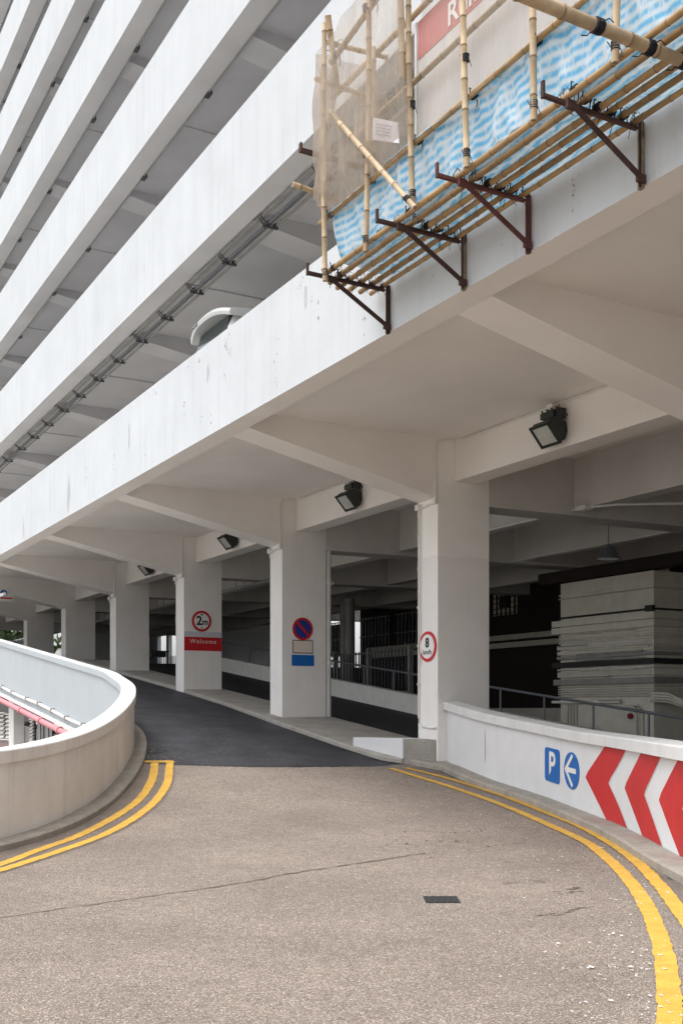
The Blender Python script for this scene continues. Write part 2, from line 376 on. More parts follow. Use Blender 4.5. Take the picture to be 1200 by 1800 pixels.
# worn strip of dirt between kerb and yellow lines
YLo = [(1.2,-5.22),(-.95,-6.08),(-2.78,-7.03),(-4.54,-8.19),(-5.84,-9.27),(-6.78,-10.1),(-8.2,-11.5),(-9.8,-13.4)]
YLi = [(1.25,-5.50),(-.48,-6.17),(-2.38,-7.10),(-4.49,-8.50),(-5.51,-9.33),(-6.45,-10.06),(-7.8,-11.45),(-9.4,-13.3)]
YRo = [(-.11,-1.26),(-2.52,-1.33),(-4.63,-1.77),(-7.24,-2.87),(-8.74,-3.76),(-10.42,-4.96),(-11.67,-5.98),(-12.73,-6.93),(-13.4,-7.59),(-13.92,-8.13),(-15.0,-9.4)]
YRi = [(-.11,-.90),(-1.6,-.78),(-3.65,-1.03),(-6.04,-1.87),(-7.8,-2.82),(-9.27,-3.78),(-10.65,-4.82),(-11.66,-5.64),(-12.25,-6.13),(-13.6,-7.4),(-15,-9)]
def resample(path, step):
    P = [np.array(p) for p in path]; out = [P[0]]; acc = 0
    for a, b in zip(P[:-1], P[1:]):
        L = np.hypot(*(b-a)); k = max(1, int(L/step))
        out += [a + (b-a)*(i+1)/k for i in range(k)]
    return [tuple(p) for p in out]
def line(name, ctrl, w_, m, dz, side, rag=.008):
    P = resample(catmull(ctrl, 12), .06); mb = MB()
    Q = [np.array(B((p[0], p[1], 0))[:2]) for p in P]; prev = None
    for i in range(len(Q)):
        t = Q[min(i+1,len(Q)-1)] - Q[max(i-1,0)]; t = t/np.hypot(*t); nn = np.array([-t[1], t[0]])*side
        a = Q[i] + nn*random.uniform(-rag, rag); b = Q[i] + nn*(w_ + random.uniform(-rag, rag))
        c_ = (a+b)/2
        z = g(P[i][0]) + dz + EYE
        ids = []
        for q in (a, c_, b): mb.v.append((q[0], q[1], z)); ids.append(len(mb.v)-1)
        if prev: mb.face((prev[0], ids[0], ids[1], prev[1])); mb.face((prev[1], ids[1], ids[2], prev[2]))
        prev = ids
    return mb.build(name, m, kind='structure')
gut = off(catmull(YLo, 8), .04)
kk = [p for p in kerbL if p[0] < 1.25 and p[1] > -15]
gl = MB()
gp = kk + gut[:-1]
sheet('gutter', [p for p in kk if p[0] > -9.5][::1] + [p for p in gut if p[0] > -9.5], 'gutter', .005)
ri = off(RW, -.30)
g2 = [p for p in ri if p[0] > -12.3] + [p for p in off(catmull(YRi, 8), .0) if p[0] > -12.0][::-1]
sheet('gutter', g2, 'gutter', .005)
line('yellow_line', YLo, .14, 'yellow', .012, -1)
line('yellow_line', YLi, .14, 'yellow', .012, -1)
line('yellow_line', YRo, .145, 'yellow', .012, 1)
line('yellow_line', YRi, .145, 'yellow', .012, 1)
mb = MB(); t0 = np.array([1.2,-5.2]); t1 = np.array([1.32,-5.75])
mb.poly([(t0[0]+.0,t0[1]+.02,g(1.2)+.013),(t1[0],t1[1],g(1.3)+.013),(t1[0]+.22,t1[1]+.03,g(1.53)+.013),(t0[0]+.24,t0[1]+.05,g(1.44)+.013)])
mb.build('yellow_line', 'yellow', kind='structure')
# cracks and stains
def ragged(name, ctrl, w_, m, dz, n=10):
    P = resample(catmull(ctrl, n), .05); mb = MB(); prev = None
    for i, p in enumerate(P):
        ww = w_*random.uniform(.2, 1)*(1 if random.random() > .12 else .1)
        j = random.uniform(-.02, .02)
        ids = (mb.add((p[0]+j-ww/2, p[1], g(p[0])+dz)), mb.add((p[0]+j+ww/2, p[1], g(p[0])+dz)))
        if prev: mb.face((prev[0], ids[0], ids[1], prev[1]))
        prev = ids
    return mb.build(name, m, kind='structure')
ragged('road_crack', [(-9.5,-11.6),(-9.16,-10.6),(-8.92,-9.73),(-8.75,-9.04),(-8.57,-8.33),(-8.2,-7.4),(-7.97,-6.59),(-7.6,-5.4)], .055, 'crack', .005)
ragged('road_crack', [(-.6,-5.2),(-.75,-4.0),(-.95,-2.6),(-1.1,-1.9)], .02, 'crack', .005)
def blotch(name, u, v, ru, rv, m, dz):
    mb = MB(); k = 22; c = mb.add((u, v, g(u)+dz)); ids = []
    for i in range(k):
        a = 2*math.pi*i/k; q = random.uniform(.45, 1)
        ids.append(mb.add((u+ru*q*math.cos(a), v+rv*q*math.sin(a), g(u+ru*q*math.cos(a))+dz)))
    for i in range(k): mb.face((c, ids[i], ids[(i+1)%k]))
    return mb
for nm, blobs, m in (('road_stain', [(-9.78,-5.66,.06,.3),(-9.9,-5.45,.05,.16),(-10.5,-5.75,.1,.2),(-10.4,-5.5,.09,.16),(-11.25,-6.6,.04,.3),(-11.15,-6.2,.04,.22),(-6.9,-4.5,.07,.2),(-7.5,-4.0,.05,.2),(-8.7,-4.9,.04,.16)], 'stain'),):
    mb = MB()
    for i, (u_, v_, a_, b_) in enumerate(blobs):
        for q in range(5):
            x = blotch('x', u_ + random.uniform(-1,1)*a_*1.3, v_ + random.uniform(-1,1)*b_*.9, a_*random.uniform(.15,.5), b_*random.uniform(.15,.45), m, .004 + .0002*(i*5+q))
            base = len(mb.v); mb.v += x.v
            for f in x.f: mb.face([base+k for k in f])
    mb.build(nm, m, kind='stuff')
# flakes of paint and grit scattered along the right-hand kerb
mb = MB()
rp = off(RW, -.4); yl = catmull(YRo, 8)
def flake(u, v, s_, dz=.016, el=None):
    k = random.randint(6, 9); a0 = random.uniform(0, 6.3); ev = random.uniform(.25, 1) if el is None else el
    ids = [mb.add((u + s_*math.cos(a0+2*math.pi*i/k)*random.uniform(.35,1), v + s_*ev*math.sin(a0+2*math.pi*i/k)*random.uniform(.35,1), g(u)+dz+random.uniform(0,.004))) for i in range(k)]
    mb.face(ids)
for i in range(420):
    p = random.choice(yl); d = abs(random.gauss(0, .9)); q = np.array(p) + np.array([-.3, -.95])*(d - .35)
    if q[0] < -2: flake(q[0]+random.uniform(-.3,.3), q[1], random.uniform(.005, .022)*(1.8 if random.random() < .06 else 1))
for i in range(130):
    flake(random.uniform(-14,-8), random.uniform(-9,-5), random.uniform(.004,.014))
for u_, v_, s_ in ((-13.5,-8.05,.035),(-13.45,-8.2,.022),(-13.75,-8.75,.022),(-12.95,-7.35,.028),(-12.1,-6.7,.028),(-13.1,-7.2,.028),(-8.3,-3.3,.07),(-8.25,-3.15,.06),(-4.3,-1.0,.05),(-3.3,-.75,.05),(-2.1,-.66,.05),(-9.9,-5.1,.04)): flake(u_, v_, s_, .018)
for i in range(70):
    p = random.choice([q for q in kk if q[0] > -8]); flake(p[0]-random.uniform(0,.5), p[1]+random.uniform(.05,.5), random.uniform(.006,.02))
tag(mb.build('paint_flakes', 'flake', recalc=False), 'white paint flakes and grit scattered over the road beside the kerbs', 'debris', kind='stuff')
mb = MB()
for i in range(330):      # worn flecks where the asphalt meets the left kerb
    u_ = random.uniform(1.25,4.4); flake(u_, -6.0+.265*u_+abs(random.gauss(0,.34)), random.uniform(.008,.035), .010, random.uniform(.8,2.6))
for i in range(150):
    c0 = random.choice(((2.2,-4.0),(2.6,-3.6),(1.9,-3.3),(3.4,-3.5),(1.5,-2.6),(2.9,-2.4),(5.2,-2.6)))
    flake(c0[0]+random.gauss(0,.18), c0[1]+random.gauss(0,.35), random.uniform(.008,.03), .010, random.uniform(.8,2.5))
tag(mb.build('worn_flecks', 'worn', recalc=False), 'pale worn flecks on the dark asphalt by the left kerb', 'debris', kind='stuff')
mb = MB()
for i in range(420):
    t = random.random(); k = random.randint(0, len(isl)-3); a, b = np.array(isl[k]), np.array(isl[k+1])
    q = a + (b-a)*random.random() + np.array([0, -abs(random.gauss(0, .09))-.01])
    if q[0] < 5.5: flake(q[0], q[1], random.uniform(.015,.06), .008)
for i in range(300):
    q = random.choice([p for p in rp if p[0] > -12]); flake(q[0]+random.uniform(-.1,.1), q[1]-abs(random.gauss(0,.06))+.08, random.uniform(.008,.03), .008)
for i in range(60):
    c0 = (-6.8+random.gauss(0,1.0), -4.6+random.gauss(0,.9)); flake(c0[0], c0[1], random.uniform(.01,.05), .006)
tag(mb.build('kerb_dirt', 'moss', recalc=False), 'dark grit and moss gathered along the kerb edges', 'debris', kind='stuff')
mb = MB()
for i in range(700):
    v_ = random.uniform(-5.2,-1.5); k = 0
    uf = .22+ (1.0-.22)*max(0,(-1.6-v_))/3.7
    flake(uf+abs(random.gauss(0,.16))-.05, v_, random.uniform(.006,.03), .009)
tag(mb.build('joint_grit', 'grit', recalc=False), 'tan grit strewn over the joint between road and dark asphalt', 'debris', kind='stuff')
# kerbs and the concrete strip the columns stand on
zk = lambda u, i: g(u)
MB().sweep(kerbL[:[i for i,p in enumerate(kerbL) if p[0] > 26][0]], [(0,-.2),(0,.07),(.025,.095),(.30,.10),(.30,-.2)], zk).build('kerb', 'kerb', kind='structure')
rk = off(RW, -.34)
MB().sweep([(.3,-.48),(.0,-.42)]+[p for p in rk if p[0] < -.5], [(0,-.2),(0,.085),(.03,.11),(.42,.115),(.42,-.2)], zk).build('kerb', 'kerb', kind='structure')
ip = resample(isl, .4)
mb = MB(); prev = None
for u_, v_ in ip:
    z = g(u_); ids = [mb.add((u_, v_, z-.2)), mb.add((u_, v_, z+.08)), mb.add((u_, v_+.03, z+.11)), mb.add((u_, 1.47, z+.112)), mb.add((u_, 1.47, z-.2))]
    if prev:
        for k in range(5): mb.face((prev[k], ids[k], ids[(k+1)%5], prev[(k+1)%5]))
    else: mb.face(ids)
    prev = ids
mb.face(prev)
mb.build('column_island', 'concrete', kind='structure')
MB().hexa([(-.5,.1,g(-.5)-.2),(.42,-.5,-1.3),(.42,1.46,-1.3),(-.5,1.46,g(-.5)-.2)], [(-.5,.1,g(-.5)+.1),(.42,-.5,g(.42)+.105),(.42,1.46,g(.42)+.105),(-.5,1.46,g(-.5)+.1)]).build('column_island', 'concrete', kind='structure')
bx('parking_floor', (27.15,-4.4,1.5), (52,16,1.963), 'dark_floor')['kind'] = 'structure'
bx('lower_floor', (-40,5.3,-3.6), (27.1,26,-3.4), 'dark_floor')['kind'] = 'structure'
bx('well_floor', (-30,-60,-6.3), (70,-3.4,-6.0), 'concrete')['kind'] = 'structure'
MB(I).box((-600,-600,-6.6), (600,600,-6.4)).build('ground', 'concrete', kind='structure')
bx('garden_ground', (52.1,-30,1.4), (240,120,1.9), 'grass')['kind'] = 'structure'
bx('garden_ground', (26,16.5,1.4), (52.05,120,1.9), 'grass')['kind'] = 'structure'
# manhole cover
mh = thing('drain_cover', (-10.2,-6.98,-1.72), 'small square black iron cover set in the tan road', 'drain cover')
bx('cover_frame', (.74,9.49,-.08), (1.05,9.85,.006), 'iron', mh, 0, I)
mb = MB(I)
for k in range(5): mb.box((.76+.056*k,9.52,.006), (.80+.056*k,9.82,.012))
mb.build('tread_bar', 'iron', mh)['kind'] = 'stuff'

# ------------------------------------------------------------------ left ramp wall
rw = thing('curved_ramp_wall', (4,-5,-.8), 'curved white ramp wall with stained outer face and pale rounded coping', 'wall')
def zfl(u, i): return g(u)
wallp = resample(LW, .35)
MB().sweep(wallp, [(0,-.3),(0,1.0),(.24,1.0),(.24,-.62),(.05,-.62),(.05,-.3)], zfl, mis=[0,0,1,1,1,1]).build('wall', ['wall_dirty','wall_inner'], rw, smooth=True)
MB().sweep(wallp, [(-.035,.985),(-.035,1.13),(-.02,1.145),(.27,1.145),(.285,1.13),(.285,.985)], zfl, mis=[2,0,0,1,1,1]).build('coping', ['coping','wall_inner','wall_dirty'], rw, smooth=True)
nearp = [p for p in wallp if p[0] < 8]
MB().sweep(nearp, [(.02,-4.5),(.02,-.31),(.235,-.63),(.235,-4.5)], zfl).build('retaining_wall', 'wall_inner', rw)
# ledge under the far part of the wall, and its pipes
inn = [p for p in off(wallp, .24) if 4.5 < p[0] < 60 and p[1] > -5.5]
MB().sweep(inn, [(-.1,-.72),(-.1,-.622),(.1,-.622),(.1,-.72)], zfl).build('ledge', 'coping', rw)
wp = thing('white_pipe', (12,-4.6,-.1), 'white pipe clamped along the inner face of the ramp wall', 'pipe')
path = [(p[0], p[1], g(p[0])-.42 + .02*math.sin(p[0])) for p in off(wallp, .30) if 6.2 < p[0] < 40 and p[1] > -5.6]
end = path[0]
MB().tube([(end[0], end[1], end[2]-.2)] + path, .045, 10).build('pipe', 'white_pipe', wp, smooth=True)
for u_ in (7.6,9.7,11.4,12.9,14.6,16.2,17.8,19.5,21.5,23.5):
    q = min(path, key=lambda p: abs(p[0]-u_)); bx('clamp', (q[0]-.04, q[1]-.06, q[2]-.07), (q[0]+.04, q[1]+.09, q[2]+.07), 'galv', wp)
pp = thing('pink_pipe', (14,-4.7,-.6), 'pink fire main pipe slung below the ramp wall ledge', 'pipe')
path = [(p[0], p[1], g(p[0])-.84) for p in off(wallp, .36) if 5.2 < p[0] < 45 and p[1] > -6]
MB().tube(path, .085, 12).build('pipe', 'pink', pp, smooth=True)
for u_ in (8.3,10.2,11.8,14.2,16.6,19.4,22,25):
    q = min(path, key=lambda p: abs(p[0]-u_)); MB().tube([(q[0]-.06,q[1],q[2]-.007),(q[0]+.06,q[1],q[2]+.007)], .115, 12).build('coupling', 'pink', pp, smooth=True)
# lower building below the ramp
lb = thing('lower_building_wall', (18,-3.6,-6), 'grey lower wall with louvre windows seen below the ramp', 'wall')
mb = MB(); mb.hexa([(2,-3.7,-6),(60,-3.7,-6),(60,-3.4,-6),(2,-3.4,-6)], [(2,-3.7,-1.4),(60,-3.7,-.75),(60,-3.4,-.75),(2,-3.4,-1.4)]); mb.build('wall', 'lower_red', lb)
mb = MB(); mb.hexa([(2,-3.68,-1.38),(60,-3.68,-.74),(60,-3.4,-.74),(2,-3.4,-1.38)], [(2,-3.68,g(2)-.55),(60,-3.68,1.4),(60,-3.4,1.4),(2,-3.4,g(2)-.55)]); mb.build('upper_wall', 'lower_wall', lb)
for u_ in (19.85,): bx('pilaster', (u_,-4.05,-6), (u_+.75,-3.69,.42), 'white_pipe', lb)
for u0, u1, lou in ((21.6,22.5,1),(22.62,23.5,1),(24.0,25.0,1),(25.15,26.1,1),(15.9,16.85,0),(17.0,17.8,0),(18.2,18.75,1)):
    zz = -1.06 + (u0-16)*-.012; zt = -.5 + (u0-16)*.045
    wd = bx('window', (u0,-3.74,zz), (u1,-3.69,zt), 'pane', lb)
    bx('frame', (u0-.05,-3.78,zz-.05), (u1+.05,-3.685,zz), 'white_pipe', wd); bx('frame', (u0-.05,-3.78,zt), (u1+.05,-3.685,zt+.05), 'white_pipe', wd)
    if lou:
        k = 6
        for i in range(k):
            a = zz + (zt-zz)*(i+.2)/k
            MB().hexa([(u0+.12,-3.80,a),(u1-.12,-3.80,a),(u1-.12,-3.745,a+.06),(u0+.12,-3.745,a+.06)], [(u0+.12,-3.80,a+.02),(u1-.12,-3.80,a+.02),(u1-.12,-3.745,a+.08),(u0+.12,-3.745,a+.08)]).build('louvre_blade', 'trunk', wd)
    else: bx('mullion', ((u0+u1)/2-.02,-3.77,zz), ((u0+u1)/2+.02,-3.745,zt), 'white_pipe', wd)

# ------------------------------------------------------------------ the parking building
pk = thing('parking_building', (10,0,g(10)), 'tall white multi storey car park with stacked parapets over an open ground floor', 'building')
LEV = [(5.17,6.93),(8.94,10.68),(12.35,14.0),(15.61,17.16),(18.65,20.05),(21.46,22.75),(24.2,25.5),(26.95,28.25),(29.7,31)]
U0, U1 = -24, 43
COLS = [-21.6,-14.45,-7.32] + [0.0,7.15,14.2,21.2,28.2,35.2,41.9]
for i, (a, b) in enumerate(LEV):
    h = a + (.48 if i == 0 else .42)
    mb = MB()
    for uu in (U0, U1):
        for v_, z_ in ((-4.64,a),(-4.64,b),(-4.48,b),(-4.48,h+.3),(-4.22,h+.3),(-4.22,a)): mb.add((uu, v_, z_))
    for k in range(6): mb.face((k, (k+1)%6, 6+(k+1)%6, 6+k), 1 if k == 5 else 0)
    mb.face(range(6)); mb.face(range(6,12))
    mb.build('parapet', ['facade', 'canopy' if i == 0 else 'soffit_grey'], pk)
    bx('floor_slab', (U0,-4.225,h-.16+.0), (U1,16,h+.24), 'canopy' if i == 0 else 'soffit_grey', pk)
    hs_ = h-.16
    for c in COLS:
        nm = 'canopy' if i == 0 else 'soffit_grey'
        if i == 0: zi, ze = 4.29, a+.004
        else: zi, ze = hs_-.75, hs_-.16
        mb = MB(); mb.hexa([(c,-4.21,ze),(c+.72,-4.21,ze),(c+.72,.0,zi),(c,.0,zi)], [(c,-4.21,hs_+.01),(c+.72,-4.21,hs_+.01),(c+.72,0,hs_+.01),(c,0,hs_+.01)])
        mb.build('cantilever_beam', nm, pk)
        if i == 0:
            mb = MB(); mb.hexa([(c,1.30,4.22),(c+.72,1.30,4.22),(c+.72,15.9,4.36),(c,15.9,4.36)], [(c,1.30,hs_+.01),(c+.72,1.30,hs_+.01),(c+.72,15.9,hs_+.01),(c,15.9,hs_+.01)])
            mb.build('transverse_beam', 'interior', pk)
    if i > 0:
        for c in COLS: 
            bx('secondary_beam', (c+3.8,-4.21,hs_-.035), (c+3.88,2,hs_+.01), 'soffit_grey', pk)
for i in range(0, len(LEV)-1):
    bx('back_wall', (U0,6.0,LEV[i][1]-1.1), (U1,6.3,LEV[i+1][0]+.25), 'soffit_grey', pk)
bx('roof_slab', (U0-.2,-4.8,31.02), (U1+.2,16,31.3), 'facade', pk)
bx('back_wall', (U0,15.98,5.9), (U1,16.3,31), 'facade', pk)
# scuffs, form-tie holes and run-off streaks on the first parapet
mb = MB()
def scuff(u, z, n=5, s_=.03):
    for q in range(n):
        c0 = (u + random.gauss(0,.035), z + random.gauss(0,.08)); k = random.randint(5,8); a0 = random.uniform(0,6.3); el = random.uniform(.3,1)
        r_ = s_*random.uniform(.25,1)
        mb.face([mb.add((c0[0]+r_*el*math.cos(a0+2*math.pi*i/k)*random.uniform(.5,1), -4.642-.0003*q, c0[1]+r_*math.sin(a0+2*math.pi*i/k)*random.uniform(.5,1))) for i in range(k)])
for u_, z_ in [(-.1,6.87),(-.15,6.47),(.03,6.64),(-2.04,6.14),(-2.04,5.88),(-2.08,5.47),(2.14,6.02),(2.17,5.84),(.11,6.06),(3.98,6.78),(3.84,6.59),(4.31,6.76),(1.95,6.69),(1.35,6.7),(8.99,6.02),(8.99,5.73),(6.68,6.01),(6.68,5.77),(-3.54,6.25),(-4.91,5.54),(-2.93,6.78),(-2.89,6.7),(-3.31,6.42),(.78,5.42),(1.24,5.56),(4.5,5.72),(8.44,6.7),(11.4,5.85),(-6.6,5.5),(-8.1,5.45),(-9.3,5.5),(-9.35,5.6)]:
    scuff(u_, z_, random.randint(3,7), random.uniform(.02,.045))
mb.build('scuff_marks', 'scuff', pk, recalc=False)['kind'] = 'stuff'
mb = MB()
for u_, z0, z1, w_ in ((10.6,6.35,5.22,.16),(10.75,6.0,5.25,.10),(15.8,6.0,5.18,.14),(.9,6.6,6.2,.12),(-3.1,6.7,6.3,.08),(5.6,6.5,5.9,.06),(20,6.4,5.3,.15)):
    for q in range(6):
        a = u_ + random.uniform(-.5,.5)*w_; b0 = z0 - random.uniform(0,.4)*(z0-z1); b1 = z1 + random.uniform(0,.3)*(z0-z1); t_ = random.uniform(.006,.03)
        mb.poly([(a-t_*.3,-4.6425-.0003*q,b0),(a+t_*.3,-4.6425-.0003*q,b0),(a+t_,-4.6425-.0003*q,(b0+b1)/2),(a+t_*.4,-4.6425-.0003*q,b1),(a-t_*.4,-4.6425-.0003*q,b1),(a-t_,-4.6425-.0003*q,(b0+b1)/2)])
mb.build('runoff_streaks', 'streak', pk, recalc=False)['kind'] = 'stuff'
# columns: painted in two coats, the seam about 5 m up
def colmat():
    m = M['column'].copy(); m.name = 'column_two_coats'; n, l = m.node_tree.nodes, m.node_tree.links
    b = n['Principled BSDF']; src = b.inputs['Base Color'].links[0].from_socket
    geo = n.new('ShaderNodeNewGeometry'); sx = n.new('ShaderNodeSeparateXYZ'); l.new(geo.outputs['Position'], sx.inputs[0])
    nz = n.new('ShaderNodeTexNoise'); nz.inputs['Scale'].default_value = 2.2; nz.inputs['Detail'].default_value = 6; l.new(geo.outputs['Position'], nz.inputs['Vector'])
    ad = n.new('ShaderNodeMath'); ad.operation = 'MULTIPLY_ADD'; l.new(nz.outputs['Fac'], ad.inputs[0]); ad.inputs[1].default_value = .25; l.new(sx.outputs[2], ad.inputs[2])
    gt = n.new('ShaderNodeMath'); gt.operation = 'GREATER_THAN'; l.new(ad.outputs[0], gt.inputs[0]); gt.inputs[1].default_value = 3.13 + EYE + .12
    mx = n.new('ShaderNodeMix'); mx.data_type = 'RGBA'; l.new(gt.outputs[0], mx.inputs[0]); l.new(src, mx.inputs[6])
    ml = n.new('ShaderNodeMix'); ml.data_type = 'RGBA'; ml.blend_type = 'MULTIPLY'; ml.inputs[0].default_value = 1; l.new(src, ml.inputs[6]); ml.inputs[7].default_value = (1.07,1.085,1.07,1)
    l.new(ml.outputs[2], mx.inputs[7]); l.new(mx.outputs[2], b.inputs['Base Color'])
    return m
M['column2'] = colmat()
for c in COLS[:9]:
    bx('column', (c,0,min(g(c),g(c+.72))-.3 if c > -3 else -3.4), (c+.72,1.305,5.495), 'column2' if abs(c) < .1 else 'column', pk, .012)
for c in COLS:
    for c2, nx in zip(COLS[:-1], COLS[1:]):
        if c2 == c:
            bx('edge_beam', (c+.725,.42,4.66), (nx-.005,.95,5.485), 'canopy', pk, .01)
            for v_, z_, m_ in ((3.62,4.36,'interior'),(7.6,4.36,'interior'),(11.4,4.36,'interior')):
                bx('longitudinal_beam', (c+.725,v_,z_), (nx-.005,v_+.42,5.485), m_, pk)
bx('low_parapet', (-30,5.06,-3.6), (-4,5.24,-1.75), 'interior', pk)
mb = MB(); prev = None
for k in range(54):
    u_ = -8 + k*.65; z = g(u_)
    ids = [mb.add((u_,5.0,z-.1)), mb.add((u_,5.0,z+.50)), mb.add((u_,4.96,z+.50)), mb.add((u_,4.96,z+.57)), mb.add((u_,5.24,z+.57)), mb.add((u_,5.24,-3.5))]
    if prev:
        for q in range(6): mb.face((prev[q], ids[q], ids[(q+1)%6], prev[(q+1)%6]))
    else: mb.face(ids)
    prev = ids
mb.face(prev); mb.build('inner_parapet', 'white_pipe', pk)
# dark rear wall of the ground floor, and the walls round the far parking floor
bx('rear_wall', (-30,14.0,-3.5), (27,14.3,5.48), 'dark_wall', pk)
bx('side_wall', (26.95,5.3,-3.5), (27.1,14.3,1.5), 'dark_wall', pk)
def pier_wall(axis, at, segs, z0, z1, m):
    for a, b in segs:
        if axis == 'v': bx('wall_pier', (a,at,z0), (b,at+.25,z1), m, pk)
        else: bx('wall_pier', (at,a,z0), (at+.25,b,z1), m, pk)
pier_wall('v', 12.0, [(27.2,46.6),(48.05,48.45),(50.1,52)], 1.95, 4.75, 'wall_white')
bx('sill_wall', (46.6,12.02,1.95), (52,12.23,2.75), 'wall_white', pk); bx('lintel', (27.2,12.02,4.75), (52,12.23,5.48), 'interior', pk)
bx('floor_slab', (43.01,8.4,5.5), (52,12.3,5.89), 'interior', pk)
bx('wall_pier', (51.75,8.4,1.95), (52,12,5.48), 'wall_white', pk)
pier_wall('u', 42.0, [(-4.2,-3.2),(1.75,2.6),(4.9,8.6)], 1.95, 4.25, 'wall_white')  # gap past the middle pier is out of view, added to let daylight in
bx('lintel', (42.01,-4.2,4.25), (42.24,8.6,5.48), 'interior', pk)
bx('sill_wall', (42.02,-3.2,1.95), (42.23,1.75,3.70), 'wall_white', pk); bx('sill_wall', (42.02,2.6,1.95), (42.23,4.9,2.75), 'wall_white', pk)
bx('wall_pier', (42.25,8.35,1.95), (51.75,8.6,5.48), 'wall_white', pk)
for a, b in ((46.6,48.05),(48.45,50.1)):
    for k in range(5): bx('window_bar', (a+(b-a)*(k+.5)/5-.02,12.1,2.75), (a+(b-a)*(k+.5)/5+.02,12.14,3.35), 'rail', pk)
for k in range(26): bx('window_bar', (42.08,-3.1+4.8*k/26,3.70), (42.11,-3.075+4.8*k/26,3.93), 'rail', pk)
bx('window_bar', (42.07,-3.2,3.93), (42.12,1.75,3.97), 'rail', pk)
# grille window in the rear wall
gw_ = bx('grille_window', (14.95,13.95,3.66), (16.45,13.995,4.6), 'cream', pk)
for k in range(6): bx('grille_bar', (15.0+.28*k,13.88,3.6), (15.04+.28*k,13.94,4.66), 'black', gw_)
for k in range(5): bx('grille_bar', (14.9,13.87,3.7+.21*k), (16.5,13.9,3.73+.21*k), 'black', gw_)
bx('extractor', (15.35,13.8,3.95), (15.85,13.87,4.4), 'black', gw_)
for u0 in (21.0,24.2,27.5):
    g3 = bx('grille_window', (u0,13.95,2.6), (u0+2.6,13.995,4.2), 'pane', pk)
    for k in range(9): bx('grille_bar', (u0+.3*k,13.88,2.55), (u0+.03+.3*k,13.94,4.3), 'galv', g3)
    for z_ in (2.6,3.4,4.25): bx('grille_bar', (u0-.05,13.86,z_), (u0+2.65,13.9,z_+.04), 'galv', g3)
for u_, v_ in ((18.6,8.6),(20.6,9.5)): tb('post', [(u_,v_,-3.4),(u_,v_,4.3)], .2, 'galv', pk, 12)

# ------------------------------------------------------------------ trunking on the block inside
bk = thing('service_block', (5,9.4,-3.4), 'cream block behind the lane wrapped in cable trunking and conduits', 'service riser')
bx('block', (2.92,9.0,-3.4), (6.66,13.9,3.70), 'trunk', bk)
bx('steel_beam', (-12,8.92,3.74), (7.6,9.3,4.08), 'dark_wall', bk)
def wrap(nm, z, h, d, m, ul=6.72, ur=2.92, rv=11.5):
    bx(nm, (ur-.02,9-d,z-h/2), (ul,9-.003,z+h/2), m, bk)
    bx(nm, (ur-d,9-d+.003,z-h/2+.002), (ur-.003,rv,z+h/2-.002), m, bk)
def cond(z, r, m='trunk', ul=6.7, sag=.0, d0=.0, rv=11.5):
    d = r + d0; n = 10
    path = [(ul+(2.98-ul)*k/n, 9-d, z + sag*math.sin(k*1.3)) for k in range(n)] + [(2.98,9-d,z),(2.93-d*.6,9-d*.6,z),(2.92-d,9.06,z),(2.92-d,rv,z-.0)]
    MB().tube(path, r, 6).build('conduit', m, bk, smooth=True)
for z in (3.34,3.24): cond(z, .022)
cond(2.67, .03, 'trunk_dark'); bx('junction_box', (2.86,8.86,2.6), (3.12,8.99,2.76), 'trunk_dark', bk)
wrap('trunking', 2.50, .18, .10, 'trunk', 6.95); wrap('trunking', 2.29, .18, .11, 'trunk', 6.95)
for z in (2.12,2.05,1.98,1.91): cond(z, .024, sag=.015)
wrap('trunking', 1.78, .12, .09, 'trunk'); wrap('trunking', 1.62, .10, .08, 'trunk'); wrap('trunking', 1.48, .09, .10, 'galv')
wrap('cable_tray', 1.27, .15, .14, 'trunk_dark', 6.9); cond(1.12, .028, 'white_pipe', sag=.03, d0=.05)
wrap('trunking', .98, .16, .07, 'trunk'); wrap('trunking', .76, .17, .12, 'galv', 6.85)
for z in (.62,.55,.48,.41,.34): cond(z, .026, d0=.02)
for k in range(4):
    MB().tube([(2.9,8.9-.02*k,.40-.07*k),(2.5,9.1-.02*k,.38-.07*k),(2.2-.09*k,9.3,.2-.07*k),(2.1-.1*k,9.4,-.2),(2.08-.1*k,9.4,-2)], .03, 6).build('conduit', 'trunk', bk, smooth=True)
for k in range(3):
    MB().tube([(4.0-.04*k,8.93,.1-.06*k),(3.45+.1*k,8.93,.08-.06*k),(3.3+.09*k,8.93,-.05-.04*k),(3.28+.09*k,8.93,-1.2)], .032, 6).build('conduit', 'trunk', bk, smooth=True)
for k in range(4): MB().tube([(6.3-.12*k,8.95,.2),(6.3-.12*k,8.95,-2.5)], .035, 6).build('conduit', 'trunk', bk, smooth=True)
rt = [(7.0,9.6),(14,13.85)]
ct = thing('cable_trunking', (14,13.9,2.4), 'two parallel cream trunkings along the dark rear wall left of the block', 'trunking')
bx('trunk_run', (6.68,13.8,2.66), (26,13.99,2.86), 'trunk', ct); bx('trunk_run', (6.68,13.8,2.36), (26,13.99,2.56), 'trunk', ct)
lp = thing('lower_duct_bank', (12,13,-3.4), 'low pale wall with bent conduits left of the block', 'wall')
bx('wall', (6.7,13.2,-3.4), (18,13.6,.0), 'trunk', lp)
for k in range(6):
    MB().tube([(6.9,13.1,-.05-.11*k),(9.6+.5*k,13.1,-.05-.11*k),(9.9+.5*k,13.1,-.2-.11*k),(9.95+.5*k,13.1,-2.5)], .045, 6).build('conduit', 'trunk', lp, smooth=True)
bx('control_box', (9.0,12.95,-1.3), (9.9,13.18,-.5), 'trunk', lp)
rp_ = tag(tb('red_pipe', [(7.2,10.5,-3.4),(7.2,10.5,.6)], .06, 'red'), 'thin red vertical pipe left of the trunking block', 'pipe')
